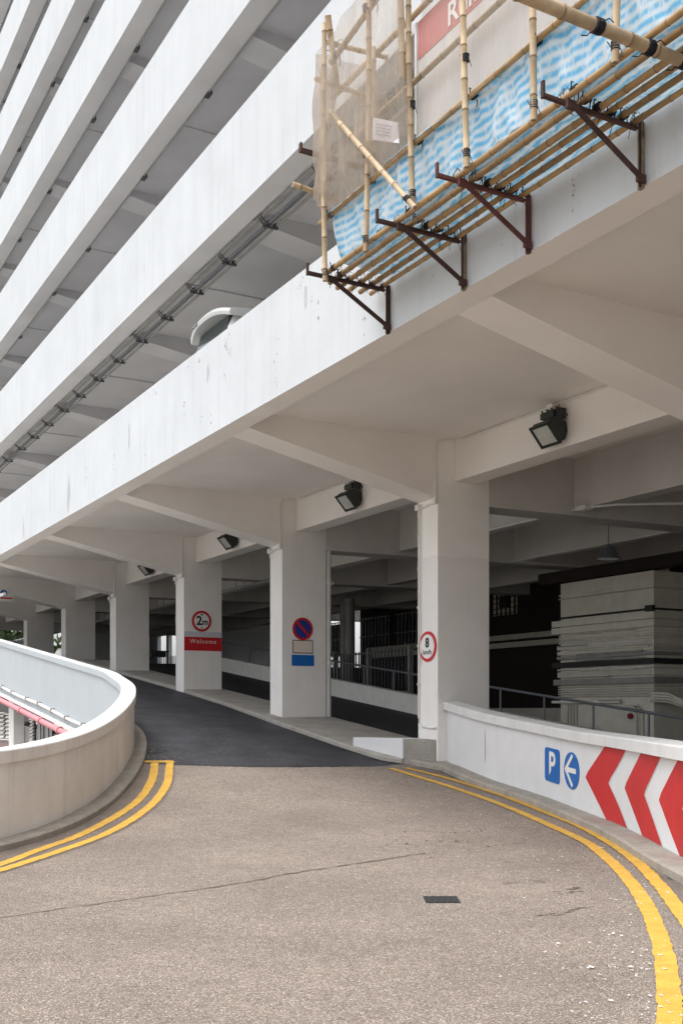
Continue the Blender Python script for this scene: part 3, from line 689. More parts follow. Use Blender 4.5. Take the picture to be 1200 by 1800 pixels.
ab = thing('alarm_bell', (3.8,8.9,-.3), 'small red fire bell on the white block wall', 'bell')
MB(frame('A',3.75,9.0,-.22)).tube([(0,0,0.003),(0,0,.08)], .08, 16).build('gong', 'tail', ab, smooth=True)
MB(frame('A',3.75,9.0,-.22)).tube([(0,.1,.02),(-.05,.3,.02),(-.3,.33,.02)], .012, 6).build('wire', 'white_pipe', ab)
for k in range(16):
    z_ = random.choice((.2,.88,1.05,1.4,1.55,1.7,1.85,2.0,2.18)) + random.uniform(-.04,.04); a = random.uniform(2.95,5.0); L_ = random.uniform(.8,3.2); d_ = random.uniform(.10,.15)
    bx('board', (a,9-d_,z_-.02), (min(6.9,a+L_),8.999-.09,z_+random.uniform(.01,.04)), random.choice(('trunk','trunk','galv','white_pipe')), bk)
# guard rail on the low inner parapet
gr = thing('guard_rail', (2,5.1,g(2)+.57), 'grey steel guard rail on the low wall beside the interior lane', 'railing')
pts = [(-9+k*.65, 5.1, g(-9+k*.65)+1.17) for k in range(54)]
MB().tube(pts, .035, 8).build('rail', 'rail', gr, smooth=True)
for k in range(18):
    u_ = -7.8+1.76*k; tb('post', [(u_,5.1,g(u_)+.55),(u_,5.1,g(u_)+1.15)], .028, 'rail', gr, 6)
# fence by the plant room
fe = thing('steel_fence', (17.5,8,-3.4), 'grey steel picket fence in the gloom behind the lane', 'fence')
for z_ in (.55,2.0): bx('fence_rail', (13.2,7.95,z_), (18.6,8.0,z_+.06), 'galv', fe)
for k in range(24): bx('picket', (13.25+.23*k,7.9,.4), (13.28+.23*k,7.94,2.1), 'rail', fe)
for u_ in (13.2,16.0,18.55): bx('fence_post', (u_,7.88,-3.4), (u_+.12,8.05,2.2), 'galv', fe)

# ------------------------------------------------------------------ right barrier wall with chevrons
cw = thing('chevron_wall', (-5,-.9,-1.62), 'low white barrier wall with red chevrons and thick overhanging coping', 'wall')
zr = lambda u, i: g(u)
MB().sweep(RW, [(0,-.2),(0,1.162),(.2,1.162),(.2,-.6)], zr).build('wall', 'wall_white', cw)
MB().sweep(RW[2:], [(-.09,1.165),(-.09,1.30),(-.075,1.32),(.24,1.335),(.26,1.165)], zr).build('coping', 'coping', cw)
SL = [0]
for a, b in zip(RW[:-1], RW[1:]): SL.append(SL[-1] + math.dist(a, b))
def wm(s, h, o):
    s = min(max(s, 0), SL[-1]-1e-4); k = max(i for i in range(len(SL)-1) if SL[i] <= s); t = (s-SL[k])/(SL[k+1]-SL[k])
    a = np.array(B((*RW[k],0))[:2]); b = np.array(B((*RW[k+1],0))[:2]); q = a+(b-a)*t; d = (b-a)/np.hypot(*(b-a))
    q = q + np.array([d[1], -d[0]])*o; u_ = RW[k][0]+(RW[k+1][0]-RW[k][0])*t
    return (q[0], q[1], g(u_)+h+EYE)
WM = lambda p: wm(*p)
def strip(f0, f1, h0, h1, o, n=12, m=8):
    mb = MB(WM)
    hs_ = [h0+(h1-h0)*i/n for i in range(n+1)]
    ids = [[mb.add((f0(h)+(f1(h)-f0(h))*j/m, h, o)) for j in range(m+1)] for h in hs_]
    for i in range(n):
        for j in range(m): mb.face((ids[i][j], ids[i][j+1], ids[i+1][j+1], ids[i+1][j]))
    return mb
for s0 in (6.04,7.86,9.66):
    f0 = lambda h, s0=s0: s0 + abs(h-.655)/.52*.93 + (.0)
    wch = 1.03
    strip(lambda h: f0(h)-.035, lambda h: f0(h)+wch+.035, .12, 1.16, .004).build('chevron_edge', 'sign_white', cw)
    strip(f0, lambda h: f0(h)+wch, .12, 1.16, .008).build('chevron', 'chev_red', cw)
# filled-in rectangle
strip(lambda h: 1.65, lambda h: 2.04, .42, .96, .012, 2, 4).build('patched_panel', 'wall_white', cw)
P_ = thing('parking_sign', (-4.3,-.75,-1.2), 'blue rounded square parking sign with white P on the barrier wall', 'sign')
def rounded(mb, s0, s1, h0, h1, r, o0, o1, mi=0, n=6):
    pts = []
    for cx, cy, a0 in ((s1-r,h1-r,0),(s0+r,h1-r,90),(s0+r,h0+r,180),(s1-r,h0+r,270)):
        for k in range(n+1): a = R(a0+90*k/n); pts.append((cx+r*math.cos(a), cy+r*math.sin(a)))
    mb.hexa([(x,y,o0) for x,y in pts], [(x,y,o1) for x,y in pts], mi)
mb = MB(WM); rounded(mb, 4.25, 4.88, .40, .955, .07, .004, .014); mb.build('sign_plate', 'sign_blue', P_)
mb = MB(WM); text_into(mb, 'P', .56, 4.565, .675, .018, 0, .012, 1.05); mb.build('lettering', 'sign_white', P_)
A_ = thing('arrow_sign', (-5.1,-1.0,-1.2), 'round blue sign with white left arrow on the barrier wall', 'sign')
mb = MB(WM); ring = [(5.44+.345*math.cos(2*math.pi*k/32), .68+.29*math.sin(2*math.pi*k/32)) for k in range(32)]
mb.hexa([(x,y,.004) for x,y in ring], [(x,y,.014) for x,y in ring]); mb.build('sign_plate', 'sign_blue', A_)
mb = MB(WM)
for seg_ in ([(5.16,.645),(5.66,.645),(5.66,.725),(5.16,.725)],):
    mb.poly([(x,y,.018) for x,y in seg_])
for sg in (1,-1):
    mb.poly([(x,.685+sg*y,.0185) for x,y in ((5.13,0),(5.24,0),(5.53,.22),(5.47,.265),(5.43,.235))])
mb.build('arrow', 'sign_white', A_)

# wedge barrier left of the first column
wb = thing('wedge_barrier', (1.2,-.5,-1.1), 'low white wedge-shaped block beside the first column', 'barrier')
mb = MB(); zt = -.62
mb.hexa([(.42,-.58,-1.3),(2.2,-.72,-1.1),(2.2,-.42,-1.1),(.42,-.1,-1.3)], [(.42,-.58,zt),(2.2,-.72,zt-.02),(2.2,-.42,zt-.02),(.42,-.1,zt)]); mb.build('block', 'wall_white', wb, .012)
mb = MB(); mb.hexa([(.05,-.04,-1.3),(.415,-.55,-1.3),(.415,.2,-1.3),(.05,.2,-1.3)], [(.05,-.04,zt-.03),(.415,-.55,zt-.015),(.415,.2,zt-.015),(.05,.2,zt-.03)]); mb.build('rough_end', 'concrete', wb)

# ------------------------------------------------------------------ signs on the columns
def round_sign(name, fr, r, base, label):
    t = thing(name, base, label, 'sign', 'round traffic signs on the columns'); return t, fr
s1 = thing('height_limit_sign', (14.2,.6,2.4), 'round red-ringed height sign reading 2m with black triangles', 'sign')
fr = frame('B',14.2,.6,2.79)
mb = MB(fr); disc(mb,0,0,.335,.004,.02); mb.build('red_ring','red',s1)
mb = MB(fr); disc(mb,0,0,.258,.021,.024); mb.build('sign_face','sign_white',s1)
mb = MB(fr); text_into(mb,'2',.40,-.085,.0,.027,0,.012); text_into(mb,'m',.27,.12,-.03,.027,0,.008)
for sg in (1,-1): mb.poly([(-.055,sg*.225,.027),(.055,sg*.225,.027),(0,sg*.165,.027)] if sg > 0 else [(-.04,-.23,.027),(.04,-.23,.027),(0,-.18,.027)])
mb.build('lettering','black',s1)
s2 = thing('welcome_sign', (14.2,.65,1.84), 'red band with white Welcome lettering across the third column', 'sign')
fr = frame('B',14.2,.655,2.05)
mb = MB(fr); mb.box((-.645,-.21,.003),(.645,.225,.012)); mb.build('red_band','red',s2)
mb = MB(fr); mb.box((-.65,.226,.003),(.65,.40,.006)); mb.build('pale_strip','pale_band',s2)
mb = MB(fr); text_into(mb,'Welcome',.20,0,.085,.0155,0,.001,1.0,1.2); mb.build('lettering','cream',s2)
s3 = thing('no_parking_sign', (7.15,.6,1.8), 'round blue no-parking sign with red ring and diagonal bar', 'sign')
fr = frame('B',7.15,.6,2.09)
mb = MB(fr); disc(mb,0,0,.30,.004,.02); mb.build('red_ring','red',s3)
mb = MB(fr); disc(mb,0,0,.235,.021,.024); mb.build('sign_face','deep_blue',s3)
mb = MB(fr); mb.poly([(-.19,.14,.027),(-.14,.19,.027),(.19,-.14,.027),(.14,-.19,.027)]); mb.build('red_bar','red',s3)
s4 = thing('blank_plate', (7.15,.6,1.45), 'blank cream plate with black border under the no-parking sign', 'sign')
fr = frame('B',7.15,.605,1.62)
mb = MB(fr); mb.box((-.30,-.175,.003),(.30,.175,.012)); mb.build('border','black',s4)
mb = MB(fr); mb.box((-.28,-.155,.013),(.28,.155,.016)); mb.build('plate_face','cream',s4)
s5 = thing('blue_plate', (7.15,.6,1.12), 'plain blue rectangular plate below the blank plate', 'sign')
mb = MB(frame('B',7.15,.61,1.26)); mb.box((-.33,-.145,.003),(.33,.145,.014)); mb.build('plate_face','sign_blue',s5)
s6 = thing('speed_sign', (.35,0,1.0), 'round red-ringed speed sign reading 8 km/h on the first column', 'sign')
fr = frame('A',.345,0,1.27)
mb = MB(fr); disc(mb,0,0,.315,.004,.02); mb.build('red_ring','red',s6)
mb = MB(fr); disc(mb,0,0,.25,.021,.024); mb.build('sign_face','sign_white',s6)
mb = MB(fr); text_into(mb,'8',.27,0,.07,.027,0,.012); text_into(mb,'km/h',.135,0,-.12,.027,0,.003,1.15); mb.build('lettering','black',s6)
s7 = thing('direction_sign', (28.2,-3.0,4.5), 'small white board with blue disc and red stripe on a far beam', 'sign')
fr = frame('B',28.2,-2.65,4.78)
mb = MB(fr); mb.box((-.9,-.3,.004),(.45,.3,.02)); mb.build('board','sign_white',s7)
mb = MB(fr); disc(mb,.05,.04,.14,.021,.026,24); mb.build('blue_disc','sign_blue',s7)
mb = MB(fr); mb.poly([(-.03,.025,.030),(.13,.025,.030),(.13,.055,.030),(-.03,.055,.030)]); mb.poly([(.035,-.04,.031),(.065,-.04,.031),(.065,.12,.031),(.035,.12,.031)]); mb.build('arrow','sign_white',s7)
mb = MB(fr); mb.box((-.9,-.20,.021),(.40,-.13,.025)); mb.build('red_stripe','red',s7)

# ------------------------------------------------------------------ conduits, drain pipe, lamps
dp = thing('drain_pipe', (7.3,1.41,g(7.3)), 'cream vertical drain pipe on the right side of the no-parking column', 'pipe')
tb('pipe', [(7.25,1.42,g(7.3)-.1),(7.25,1.42,4.66)], .085, 'white_pipe', dp, 14)
for z_ in (3.35,1.2):
    MB().tube([(7.25,1.42,z_-.06),(7.25,1.42,z_+.06)], .11, 14).build('clamp', 'white_pipe', dp, smooth=True)
    bx('bracket', (7.18,1.30,z_-.03), (7.3,1.56,z_+.03), 'white_pipe', dp)
ws_ = {0.0:'first column with the speed sign', 7.15:'no-parking column', 14.2:'Welcome column', 21.2:'fourth column from the right', -7.15:'column right of the frame'}
for c in (0.0, 7.15, 14.2, 21.2):
    t = thing('conduit', (c,.0,4.2), 'thin white conduit with junction boxes on the ' + ws_[c], 'conduit', 'conduits on the columns')
    MB().tube([(c-.02,-.06,4.26),(c-.02,-.06,5.28),(c-.025,-.02,5.42),(c-.06,.10,5.455)], .02, 6).build('pipe', 'white_pipe', t, smooth=True)
    MB().tube([(c-.06,.10,5.455),(c-.3,.385,5.455),(c-6.3,.385,5.455)], .018, 6).build('ceiling_pipe', 'white_pipe', t, smooth=True)
    bx('junction_box', (c-.03,-.09,4.16), (c+.1,-.0,4.28), 'white_pipe', t, .01)
    MB().tube([(c+.05,-.05,4.2),(c+.35,-.05,4.17),(c+.62,-.05,4.14),(c+.66,-.045,4.0)], .018, 6).build('pipe', 'white_pipe', t, smooth=True)
    bx('junction_box', (c+.58,-.09,4.12), (c+.72,-.0,4.24), 'white_pipe', t, .01)
    zb = g(c)+.9
    if c == 0.0:
        MB().tube([(.66,-.03,4.1),(.66,-.03,-.2),(.64,-.03,-.31),(.56,-.03,-.38),(.2,-.03,-.41),(.03,-.03,-.40)], .017, 6).build('pipe', 'white_pipe', t, smooth=True)
        MB().tube([(.60,-.03,4.1),(.60,-.03,.9)], .012, 6).build('pipe', 'white_pipe', t, smooth=True)
        for z_ in (3.6,2.9,2.1,1.3,.5): bx('clip', (.63,-.05,z_-.02), (.69,-.0,z_+.02), 'white_pipe', t)
for c in (-4.3,):
    pass
def floodlight(c, lab):
    t = thing('floodlight', (c,.4,5.0), lab, 'floodlight', 'floodlights on the ramp beams')
    L = lambda p: B((c+p[0], .42+p[1], 4.92+p[2]))
    prof = [(-.44,.10),(-.17,-.20),(-.07,-.15),(-.02,.0),(-.05,.16),(-.2,.24),(-.38,.18)]
    mb = MB(L); mb.hexa([(-.25,v,z) for v,z in prof], [(.25,v,z) for v,z in prof]); mb.build('housing', 'lamp_black', t, .012)
    nx, nz = -.743*.01, -.669*.01
    mb = MB(L); a, b = (-.42+nx*1.5,.078+nz*1.5), (-.19+nx*1.5,-.178+nz*1.5)
    mb.hexa([(-.215,*a),(.215,*a),(.215,*b),(-.215,*b)], [(q[0],q[1]+nx,q[2]+nz) for q in ((-.215,*a),(.215,*a),(.215,*b),(-.215,*b))]); mb.build('glass', 'lamp_glass', t)
    mb = MB(L)
    for x0, x1, A, Bq in ((-.26,-.21,0,1),(.21,.26,0,1),(-.26,.26,-.06,.05),(-.26,.26,.95,1.05)):
        p = lambda k: (-.44+.27*k, .10-.30*k)
        q0, q1 = p(A), p(Bq)
        mb.hexa([(x0,*q0),(x1,*q0),(x1,*q1),(x0,*q1)], [(x,v-.03,z-.027) for x,v,z in ((x0,*q0),(x1,*q0),(x1,*q1),(x0,*q1))])
    mb.build('frame', 'lamp_black', t)
    bx('ballast', (c-.12,.18,5.19), (c+.24,.36,5.31), 'lamp_green', t, .015); bx('capacitor', (c-.24,.22,5.15), (c-.13,.38,5.33), 'lamp_black', t, .015)
    for x in (-.24,.24): MB(L).tube([(x,-.2,.1),(x,-.12,.26),(x*.9,-.02,.3),(x*.9,.0,.3)], .02, 6).build('bracket_arm', 'lamp_black', t)
    for k in range(4):
        x = -.2+.13*k; MB(L).tube([(x,-.14,.36),(x+.05,-.2,.44),(x+.12,-.12,.42),(.1,-.05,.45)], .013, 5).build('cable', 'lamp_black', t)
    MB(L).tube([(-.19,-.16,.40),(-.21,-.18,.46),(-.16,-.14,.47)], .02, 6).build('cable_end', 'copper', t)
    bx('junction_box', (c+.02,.28,5.36), (c+.2,.415,5.47), 'white_pipe', t, .01)
floodlight(-3.22, 'largest black floodlight on the beam right of the speed-sign column')
floodlight(3.95, 'black floodlight on the beam between the no-parking and speed-sign columns')
floodlight(11.1, 'half hidden floodlight on the beam right of the Welcome column')
floodlight(18.3, 'farthest floodlight peeping below the beam left of the Welcome column')
def dome(u_, v_, z_, lab):
    t = thing('bay_lamp', (u_,v_,z_), lab, 'ceiling lamp', 'domed bay lamps')
    prof = [(.30,0),(.30,.03),(.27,.05),(.19,.27),(.17,.29),(.05,.30),(.05,.38)]
    n = 20; mb = MB(); rings = [[mb.add((u_+r*math.cos(2*math.pi*k/n), v_+r*math.sin(2*math.pi*k/n), z_+h)) for k in range(n)] for r, h in prof]
    for i in range(len(prof)-1):
        for k in range(n): mb.face((rings[i][k],rings[i][(k+1)%n],rings[i+1][(k+1)%n],rings[i+1][k]))
    mb.face(rings[-1]); mb.build('shade', 'rail', t, smooth=True)
    MB().tube([(u_,v_,z_+.015),(u_,v_,z_+.06)], .26, 20).build('lens', 'lamp_glass', t, smooth=True)
    tb('stem', [(u_,v_,z_+.36),(u_,v_,5.48)], .008, 'lamp_black', t, 6)
dome(1.35,5.9,3.58,'domed metal bay lamp above the trunking block'); dome(8.6,5.9,3.58,'domed bay lamp in the gloom between the first two columns')
cc = thing('conduit', (0,3.5,4.3), 'white conduit looping below the beams behind the first column', 'conduit', 'conduits below the inner beams')
MB().tube([(6,3.55,4.345),(1.0,3.55,4.345),(-.4,3.55,4.345),(-1.0,3.9,4.345),(-3.4,7.4,4.345)], .03, 6).build('pipe', 'white_pipe', cc, smooth=True)
bx('junction_box', (-.55,3.45,4.28), (-.25,3.65,4.38), 'white_pipe', cc)
c3 = thing('conduit', (7,7.5,4.3), 'white conduit below the second inner beam', 'conduit', 'conduits below the inner beams')
MB().tube([(7.6,7.55,4.34),(3,7.55,4.34),(-2,7.55,4.34)], .03, 6).build('pipe', 'white_pipe', c3, smooth=True)
MB().tube([(7.06,7.55,4.33),(7.06,11.4,4.33)], .04, 6).build('pipe', 'white_pipe', c3, smooth=True)
fl = thing('tube_light', (-5.5,2.2,5.3), 'dark slim strip light under the slab behind the right beam', 'strip light')
bx('fitting', (-5.3,2.05,5.40), (-4.3,2.2,5.478), 'lamp_black', fl); bx('tube', (-5.2,2.08,5.37), (-4.4,2.14,5.40), 'lamp_glass', fl)
cv = thing('security_camera', (17.4,1.4,1.9), 'black security camera on the edge of the fourth column', 'camera')
bx('arm', (21.25,1.31,1.9), (21.3,1.5,1.96), 'lamp_black', cv); bx('body', (21.1,1.45,1.95), (21.35,1.95,2.15), 'lamp_black', cv, .02); bx('hood', (21.05,1.44,2.152), (21.4,2.05,2.19), 'lamp_black', cv)
# pipes under the far ceiling
for k, (v_, z_) in enumerate(((2.6,4.12),(2.9,4.12),(-1.2,4.2))):
    t = thing('ceiling_pipe', (24,v_,z_), ('grey pipe hung below the ceiling beams at the far end, inner run','grey pipe hung below the ceiling beams at the far end, outer run','white pipe crossing below the beams over the left ramp')[k], 'pipe', 'pipes under the far ceiling')
    tb('pipe', [(13,v_,z_),(60,v_,z_)] if k < 2 else [(21.95,-3.9,4.15),(29,-3.9,4.15),(60,-3.9,4.15)], .06, 'galv' if k < 2 else 'white_pipe', t, 8)
    for u_ in ((16,20,24,31) if k < 2 else (33,)): tb('hanger', [(u_+.0,v_ if k<2 else -3.9,z_),(u_,v_ if k<2 else -3.9,5.4)], .015, 'rail', t, 5)

# ------------------------------------------------------------------ cable runs under the upper floors
cr = thing('cable_run', (2,-4.1,8.7), 'grey conduit run on brackets under the second floor edge', 'cable run')
for v_, z_, r_ in ((-4.17,8.905,.018),(-4.10,8.90,.014),(-4.02,8.81,.035),(-3.95,8.82,.02),(-3.86,8.80,.026)): MB().tube([(-20,v_,z_),(60,v_,z_)], r_, 6).build('conduit', 'galv' if r_ < .03 else 'rail', cr, smooth=True)
for u_ in [-9.6,-7.9,-6.1,-4.3,-2.5,-.42,1.45,3.16,4.94,6.66,8.41,10.17,11.89,13.6,15.4,17.2,19,21,23,25,27]:
    mb = MB(); mb.box((u_-.03,-4.12,8.75),(u_+.03,-3.82,8.77)); mb.tube([(u_,-4.2,8.9),(u_+.09,-4.06,8.82)], .013, 5); mb.tube([(u_-.08,-4.2,8.9),(u_,-4.02,8.8)], .013, 5); mb.box((u_-.10,-4.07,8.775),(u_+.10,-3.99,8.84)); mb.box((u_-.05,-3.9,8.76),(u_+.05,-3.83,8.84))
    mb.build('bracket', 'steel_dark', cr)
for i, (a, b) in enumerate(LEV[2:7]):
    t = thing('conduit', (4,-4.2,a), ('thin conduit under the third floor edge, lowest of its kind','thin conduit under the fourth floor edge','thin conduit under the fifth floor edge','thin conduit under the sixth floor edge','thin conduit under the seventh floor edge')[i], 'conduit', 'conduits under the upper floor edges')
    MB().tube([(-12,-4.19,a+.0),(40,-4.19,a+.0)], .022, 6).build('pipe', 'galv', t, smooth=True)
    for k in range(9):
        u_ = -2+4.1*k+random.uniform(-.4,.4); bx('clip', (u_-.1,-4.22,a-.035), (u_+.1,-4.12,a+.06), 'steel_dark', t)
    for u_ in (3.0,10.2,17.3):
        tb('hanger', [(u_,-3.0,a-.3),(u_,-3.0,a+.3)], .012, 'steel_dark', t, 5); MB().box((u_-.8,-3.05,a-.3),(u_+.1,-2.95,a-.27)).build('strut', 'galv', t)

# ------------------------------------------------------------------ van parked on the first upper floor, its back to the parapet
vn = thing('white_van', (1.65,-2,5.72), 'white van parked behind the first parapet, back window showing over it', 'van')
V = lambda p: B((2.08+p[0]*1.12, -4.12+p[1], 5.9+p[2]*.985))
prof = [(0,.35,.93,.93),(.02,1.05,.93,.93)]
def loft(secs, m, nm):
    mb = MB(V); rings = [[mb.add((s_*x, v_, z)) for s_, z, x in pts] for v_, pts in secs]; n = len(rings[0])
    for i in range(len(rings)-1):
        for k in range(n): mb.face((rings[i][k], rings[i][(k+1)%n], rings[i+1][(k+1)%n], rings[i+1][k]))
    mb.face(rings[0]); mb.face(rings[-1]); return mb.build(nm, m, vn, smooth=True)
def sec(v_, zb, zt, wb, wt, rr=.12):
    L_ = [(zb,wb),(zb+(zt-zb)*.45,wb+.02),(zt-rr*1.4,wt+.03),(zt-rr*.4,wt-.02),(zt,wt-.16)]
    return (v_, [(1,z,x) for z,x in L_] + [(-1,z,x) for z,x in L_[::-1]])
loft([sec(.0,.4,1.15,.86,.86), sec(.06,.32,1.62,.92,.80), sec(.20,.3,1.92,.94,.77), sec(.5,.3,2.02,.95,.76), sec(1.6,.3,2.06,.95,.77), sec(3.0,.3,2.02,.95,.77), sec(3.7,.3,1.45,.94,.82), sec(4.4,.32,1.15,.9,.82), sec(4.6,.4,.9,.8,.78)], 'car_white', 'body')
MB(V).hexa([(-.72,-.035,1.24),(.72,-.035,1.24),(.66,.105,1.86),(-.66,.105,1.86)], [(-.72,.05,1.24),(.72,.05,1.24),(.66,.2,1.86),(-.66,.2,1.86)]).build('rear_window', 'car_glass', vn)
mb = MB(V); prev = None
for k in range(17):
    x = -.90 + 1.8*k/16; dz = -.15*abs(x/.9)**2.6; dv = .14*abs(x/.9)**2.5
    ids = [mb.add((x, v_+dv, z_+dz)) for v_, z_ in ((-.13,1.90),(-.155,1.96),(-.12,2.03),(.15,2.085),(.5,2.09),(.5,1.95))]
    if prev:
        for q in range(6): mb.face((prev[q], ids[q], ids[(q+1)%6], prev[(q+1)%6]))
    else: mb.face(ids)
    prev = ids
mb.face(prev); mb.build('spoiler', 'car_white', vn, smooth=True)
MB(V).box((.28,-.155,1.925),(.52,-.12,1.975)).build('brake_light', 'car_glass', vn); 
for s_ in (1,-1):
    MB(V).box((s_*.84-.07,-.02,.8),(s_*.84+.07,.04,1.2)).build('tail_light', 'tail', vn)
    MB(V).box((s_*.86-.02,.6,1.2),(s_*.86+.075,2.9,1.72)).build('side_window', 'car_glass', vn)
    for v_ in (.9,3.7):
        wl = MB(V).tube([(s_*.72,v_,.33),(s_*.95,v_,.33)], .33, 20).build('wheel', 'tyre', vn, smooth=True)
        MB(V).tube([(s_*.95,v_,.33),(s_*.965,v_,.33)], .2, 16).build('rim', 'galv', wl)
MB(V).hexa([(-.7,3.25,1.95),(.7,3.25,1.95),(.78,3.72,1.42),(-.78,3.72,1.42)], [(-.7,3.28,1.99),(.7,3.28,1.99),(.78,3.76,1.46),(-.78,3.76,1.46)]).build('windscreen', 'car_glass', vn)

# ------------------------------------------------------------------ scaffold
sc = thing('bamboo_scaffold', (-9,-5.2,5.7), 'lashed bamboo scaffold platform on the first floor parapet', 'scaffold')
def bamboo(p, q, r=.045, bend=.03, lash=(), m='bamboo'):
    p, q = Vector(p), Vector(q); L = (q-p).length; d = (q-p)/L
    side = Vector((random.gauss(0,1), random.gauss(0,1), random.gauss(0,.6))); side = (side - d*side.dot(d)).normalized()
    ts, ms, rr = [0.], [], [r]
    x = random.uniform(.1,.3)
    while x < L-.06:
        ts += [x-.012, x-.003, x+.003, x+.012]; rr += [r*.97, r*1.10, r*1.10, r*.97]; ms += [0,1,1,1]; x += random.uniform(.30,.46)
    ts.append(L); rr.append(r*.96); ms.append(0)
    tw = random.uniform(.86,1.0)
    path = [p + d*t + side*bend*math.sin(math.pi*t/L) + Vector((0,0,1))*0 for t in ts]
    rr = [a*(1+(tw-1)*t/L) for a, t in zip(rr, ts)]
    mb = MB().tube(path, rr, 10, 0, True, ms)
    # hollow cut ends
    for e_, s_ in ((path[0], -1), (path[-1], 1)):
        mb.tube([e_ + d*s_*.001, e_ + d*s_*.003], r*.55, 8, 1)
    o = mb.build('bamboo_pole', [m,'node'], sc, smooth=True)
    for t in lash:
        c_ = p + d*L*t; lb_ = MB()
        for k in range(4):
            q_ = c_ + d*(.022*k-.03); lb_.tube([q_ - d*.006, q_ + d*.006], r*1.13, 8)
        a = d.cross(Vector((0,0,1)) if abs(d.z) < .9 else Vector((0,1,0))).normalized()
        lb_.tube([c_ - a*r*1.2, c_ - a*.09 + d*.05 + Vector((0,0,.03)), c_ - a*.10 + d*.09], .006, 4)
        lb_.tube([c_ + a*r*1.2, c_ + a*.08 - d*.04 + Vector((0,0,-.05)), c_ + a*.10 - d*.09 + Vector((0,0,-.05))], .006, 4)
        lb_.build('lashing', 'tie', o)
    return o
PV = [(-5.62,-5.47),(-5.43,-5.33),(-5.25,-5.22),(-5.07,-5.22),(-4.90,-5.24),(-4.74,-5.26)]
for v_, us in PV:
    cut = random.uniform(-11.8,-9.6)
    r_ = random.uniform(.031,.040)
    bamboo((us,v_,5.79), (-14.8,v_+random.uniform(-.02,.02),5.80+random.uniform(-.01,.01)), r_, .015, [.035,.23,.355,.535], 'bamboo_dark')
UP = [(-5.72,5.62,9.0),(-6.77,5.62,10.6),(-7.82,5.75,10.6),(-8.87,5.74,10.6),(-9.97,5.72,10.6),(-11.08,5.70,10.6),(-12.2,5.7,10.6)]
for i, (u_, z0, z1) in enumerate(UP):
    bamboo((u_,-5.715,z0), (u_+random.uniform(-.06,.06),-5.73,z1), .035, .04, [.03,.24 if i else .33,.6])
bamboo((-7.65,-5.74,7.3), (-7.5,-5.75,10.6), .042, .03)
bamboo((-5.45,-5.64,6.50), (-15,-5.64,6.55), .034, .03, [.03,.14,.25,.36,.47,.59], 'bamboo_dark')     # rail along the top of the sheet
bamboo((-5.75,-5.64,8.50), (-13,-5.64,9.85), .038, .04, [.02,.15])
bamboo((-4.3,-4.82,8.98), (-13,-4.84,9.06), .042, .03)                                        # inner ledgers against the facade
bamboo((-5.0,-4.86,8.06), (-13,-4.84,8.22), .04, .03)
bamboo((-5.62,-4.9,5.9), (-5.6,-4.9,9.0), .04, .03)
bamboo((-6.5,-4.88,6.9), (-6.45,-4.88,8.7), .036, .02)
bamboo((-5.45,-6.05,6.93), (-5.45,-4.75,6.82), .035, .0, [.42])                              # putlogs sticking out
bamboo((-5.45,-5.72,8.42), (-5.45,-4.75,8.40), .034, .0)
bamboo((-5.5,-5.62,8.92), (-5.52,-4.5,9.0), .034, .0, [.15])
bamboo((-5.62,-5.62,9.2), (-5.4,-5.35,8.45), .046, .0)
bamboo((-6.05,-5.82,7.66), (-8.08,-5.85,5.60), .035, .02, [.92])                             # brace
bamboo((-11.42,-8.8,5.69), (-11.40,-5.12,5.69), .058, .02, [.70,.86,.97])                    # putlog reaching out over the road
# brackets
names = ['lowest and leftmost','second from the left','third from the left','rightmost visible','next one beyond the frame on the right']
for k, (u_, m_) in enumerate(((-5.60,'rust'),(-7.36,'rust'),(-8.60,'rust_red'),(-10.34,'rust'))):
    t = thing('steel_bracket', (u_,-4.66,5.14), 'rusty triangular steel bracket under the scaffold, ' + names[k], 'bracket', 'steel brackets under the scaffold')
    bx('wall_leg', (u_-.028,-4.69,5.14), (u_+.028,-4.645,5.80), 'rust_pale' if k in (1,3) else m_, t, .004); bx('leg_flange', (u_-.028,-4.72,5.14), (u_-.022,-4.69,5.80), m_, t)
    bx('arm', (u_-.024,-5.90,5.708), (u_+.024,-4.725,5.742), m_, t, .006)
    bx('arm_flange', (u_+.024,-5.90,5.742), (u_+.033,-4.72,5.775), m_, t)
    bx('tip_stop', (u_-.02,-5.925,5.70), (u_+.02,-5.90,5.86), m_, t)
    mb = MB(); a, b = (-5.62,5.69), (-4.72,5.20)
    mb.hexa([(u_-.055,a[0],a[1]),(u_-.035,a[0],a[1]),(u_-.035,b[0],b[1]),(u_-.055,b[0],b[1])], [(u_-.055,a[0]+.035,a[1]+.045),(u_-.035,a[0]+.035,a[1]+.045),(u_-.035,b[0]+.035,b[1]+.045),(u_-.055,b[0]+.035,b[1]+.045)])
    mb.box((u_-.06,-5.66,5.66),(u_-.02,-5.56,5.74)); mb.box((u_-.06,-4.76,5.18),(u_-.02,-4.66,5.26)); mb.build('brace', m_, t)
    for v_, us in PV:
        mb = MB()
        for q in range(1 + (random.random() < .4)):
            a = random.uniform(-.05,.05); mb.tube([(u_+a,v_-.05,5.72),(u_+a+random.uniform(-.06,.06),v_-.06,5.80),(u_+a,v_,5.86+random.uniform(0,.05)),(u_+a+random.uniform(-.1,.1),v_+.06,5.80),(u_+a+random.uniform(-.08,.08),v_+.06,5.66-random.uniform(0,.08))], .0045, 4)
        mb.build('wire_tie', 'tie', t)
sb = thing('steel_stub', (-5.6,-5.2,7.3), 'short red steel angle poking out at the left edge of the net', 'bracket')
MB().box((-5.52,-5.95,7.36),(-5.46,-4.7,7.41)).build('arm', 'rust', sb); MB().box((-5.52,-5.97,7.36),(-5.46,-5.945,7.48)).build('tip_stop', 'rust', sb)

